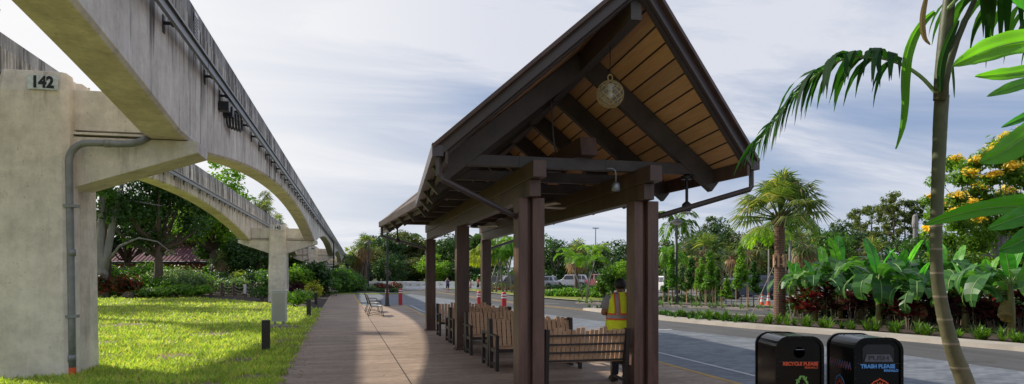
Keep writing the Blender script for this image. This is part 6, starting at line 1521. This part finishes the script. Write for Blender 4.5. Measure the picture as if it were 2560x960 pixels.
b.tube([(.4,0,2.9),(1.3,-.2,4.2),(2.8,-.3,4.9),(4.2,-.3,4.6),(5.6,-.2,3.4)], [.15,.10,.075,.055,.03], 8); b.tube([(.2,0,7),(2.0,-.3,8.0),(4.5,0,7.6)], [.12,.08,.03], 7); b.build('trunk', M['barkgrey'], gt, smooth=True)
b = MB(); rg = np.random.default_rng(702); cs, rs = clumps(rg, 26, (.6,0,10), (4.6,4,2.8), 1.3); leaves(b, cs, rs, 6500, .36, rg); b.build('crown', M['leaf'], gt)
lefttree('bright sunlit tree behind the arched left beam', 600, 95, 9.0, 10, 'leafyellow', 703, n=6000, size=.45, trunk_h=.2)
lefttree('dense green tree whose top shows above the left beam', 530, 80, 15.6, 11, 'leafbright', 704, n=9000, size=.42, trunk_h=.35)
lefttree('mid green tree between the orange wall and column 143', 560, 88, 9.5, 9, 'leaf', 705, n=6000, trunk_h=.2)
lefttree('dark tree with hanging foliage left of column 143', 640, 78, 7.6, 8, 'leafdark', 706, n=6500, size=.34, trunk_h=.12)
lefttree('dark spreading tree above the maroon roof at the left', 320, 85, 13.5, 13, 'leafdark', 707, n=9000, size=.42)
lefttree('pale green tree right of the dark forked tree', 480, 98, 12.0, 10, 'leafolive', 708, n=5000)
lefttree('tree crown peeping above the top of column 142', 262, 62, 20.0, 8, 'leaf', 709, n=3500, trunk_h=.6)
lefttree('dark green tree behind column 143', 700, 85, 7.5, 8, 'leafdark', 710, n=5500, trunk_h=.12)
lefttree('tree behind the hedge right of column 143', 750, 95, 7.0, 8, 'leafdark', 711, n=5000, trunk_h=.12)
lefttree('green tree beyond column 144', 840, 135, 6.5, 8, 'leafolive', 712, n=4000, trunk_h=.1)
lefttree('dark tree at the far left behind column 142', 120, 75, 14, 13, 'leafdark', 713, n=6000, trunk_h=.25)
lefttree('tall tree hidden behind column 142 that shades the lawn', 60, 44, 14.5, 9, 'leaf', 715, n=5200, size=.34, trunk_h=.45)
lefttree('very tall slim unseen tree added beyond the left edge so its crown shades the walkway', -150, 34.5, 19.5, 5.6, 'leaf', 717, n=3600, size=.3, trunk_h=.75)  # out-of-view tree added to break up the beam shadow on the walkway
lefttree('tree past the left edge of the photo that shades the lawn', -140, 40, 13, 9, 'leaf', 716, n=4800, size=.34, trunk_h=.4)
lefttree('bright tree behind the fence bay beside column 143', 655, 105, 9.5, 9, 'leafbright', 714, n=4000, trunk_h=.15)
for i, (px, D, th, cr_, lb) in enumerate(((655,110,13.6,2.6,'tall fan palm above the left beam, left one'),(664,92,10.6,1.8,'fan palm crown touching the left beam near column 143'),(690,100,9.4,2.0,'low fan palm above the beams right of column 143'),(556,76,3.4,1.6,'small fan palm in the dark planting behind the fence'))):
    fanpalm('fan_palm', lb, at_px(px, D), th, .2, cr_, 720+i, nf=20, dead=8, nb=11, boots=False)
# fallen leaves and clippings along the lawn edge and under the kerb
rg = np.random.default_rng(66); b = MB(); n = 900
Y_ = 8+ (rg.random(n)**1.4)*30; X_ = -1.0+np.abs(rg.normal(size=n))*.28-.15
for x_, y_ in list(zip(X_, Y_)) + [(rg.uniform(-1,6), rg.uniform(8,24)) for _ in range(90)]:
    s_ = .012+.022*rg.random(); a = rg.random()*6.28; c_, d_ = math.cos(a)*s_, math.sin(a)*s_
    b.add([(x_-c_,y_-d_,.006),(x_+d_*.5,y_-c_*.5,.012),(x_+c_,y_+d_,.008),(x_-d_*.5,y_+c_*.5,.014)], [(0,1,2,3)])
tag(b.build('leaf_litter', M['deadfrond']), 'dry leaves and clippings scattered along the walkway edge', 'leaf litter', kind='stuff')
# far woods: one mass closing the horizon
rg = np.random.default_rng(99); b = MB(); cs = []; rs = []
for px in range(-500, 3300, 26):
    D = 235+rg.random()*60; x, y = P(px, D); h = 6.0+3.4*rg.random(); cs.append((x,y,h*.5)); rs.append((5.2,5.2,h*.55))
leaves(b, cs, rs, 34000, 1.25, rg, shell=.5); tag(b.build('distant_woods', M['leafolive']), 'distant line of woods along the whole horizon', 'woods', kind='stuff')
# low mass of shrubs around the car park's far side
b = MB(); cs = []; rs = []
for px in range(1200, 2700, 14):
    D = 104+rg.random()*14; x, y = P(px, D); h = 1.8+2.4*rg.random(); cs.append((x,y,h*.5)); rs.append((1.8,1.8,h*.55))
leaves(b, cs, rs, 20000, .5, rg, shell=.5); tag(b.build('car_park_undergrowth', M['leafdark']), 'band of undergrowth at the far side of the car park', 'undergrowth', kind='stuff')
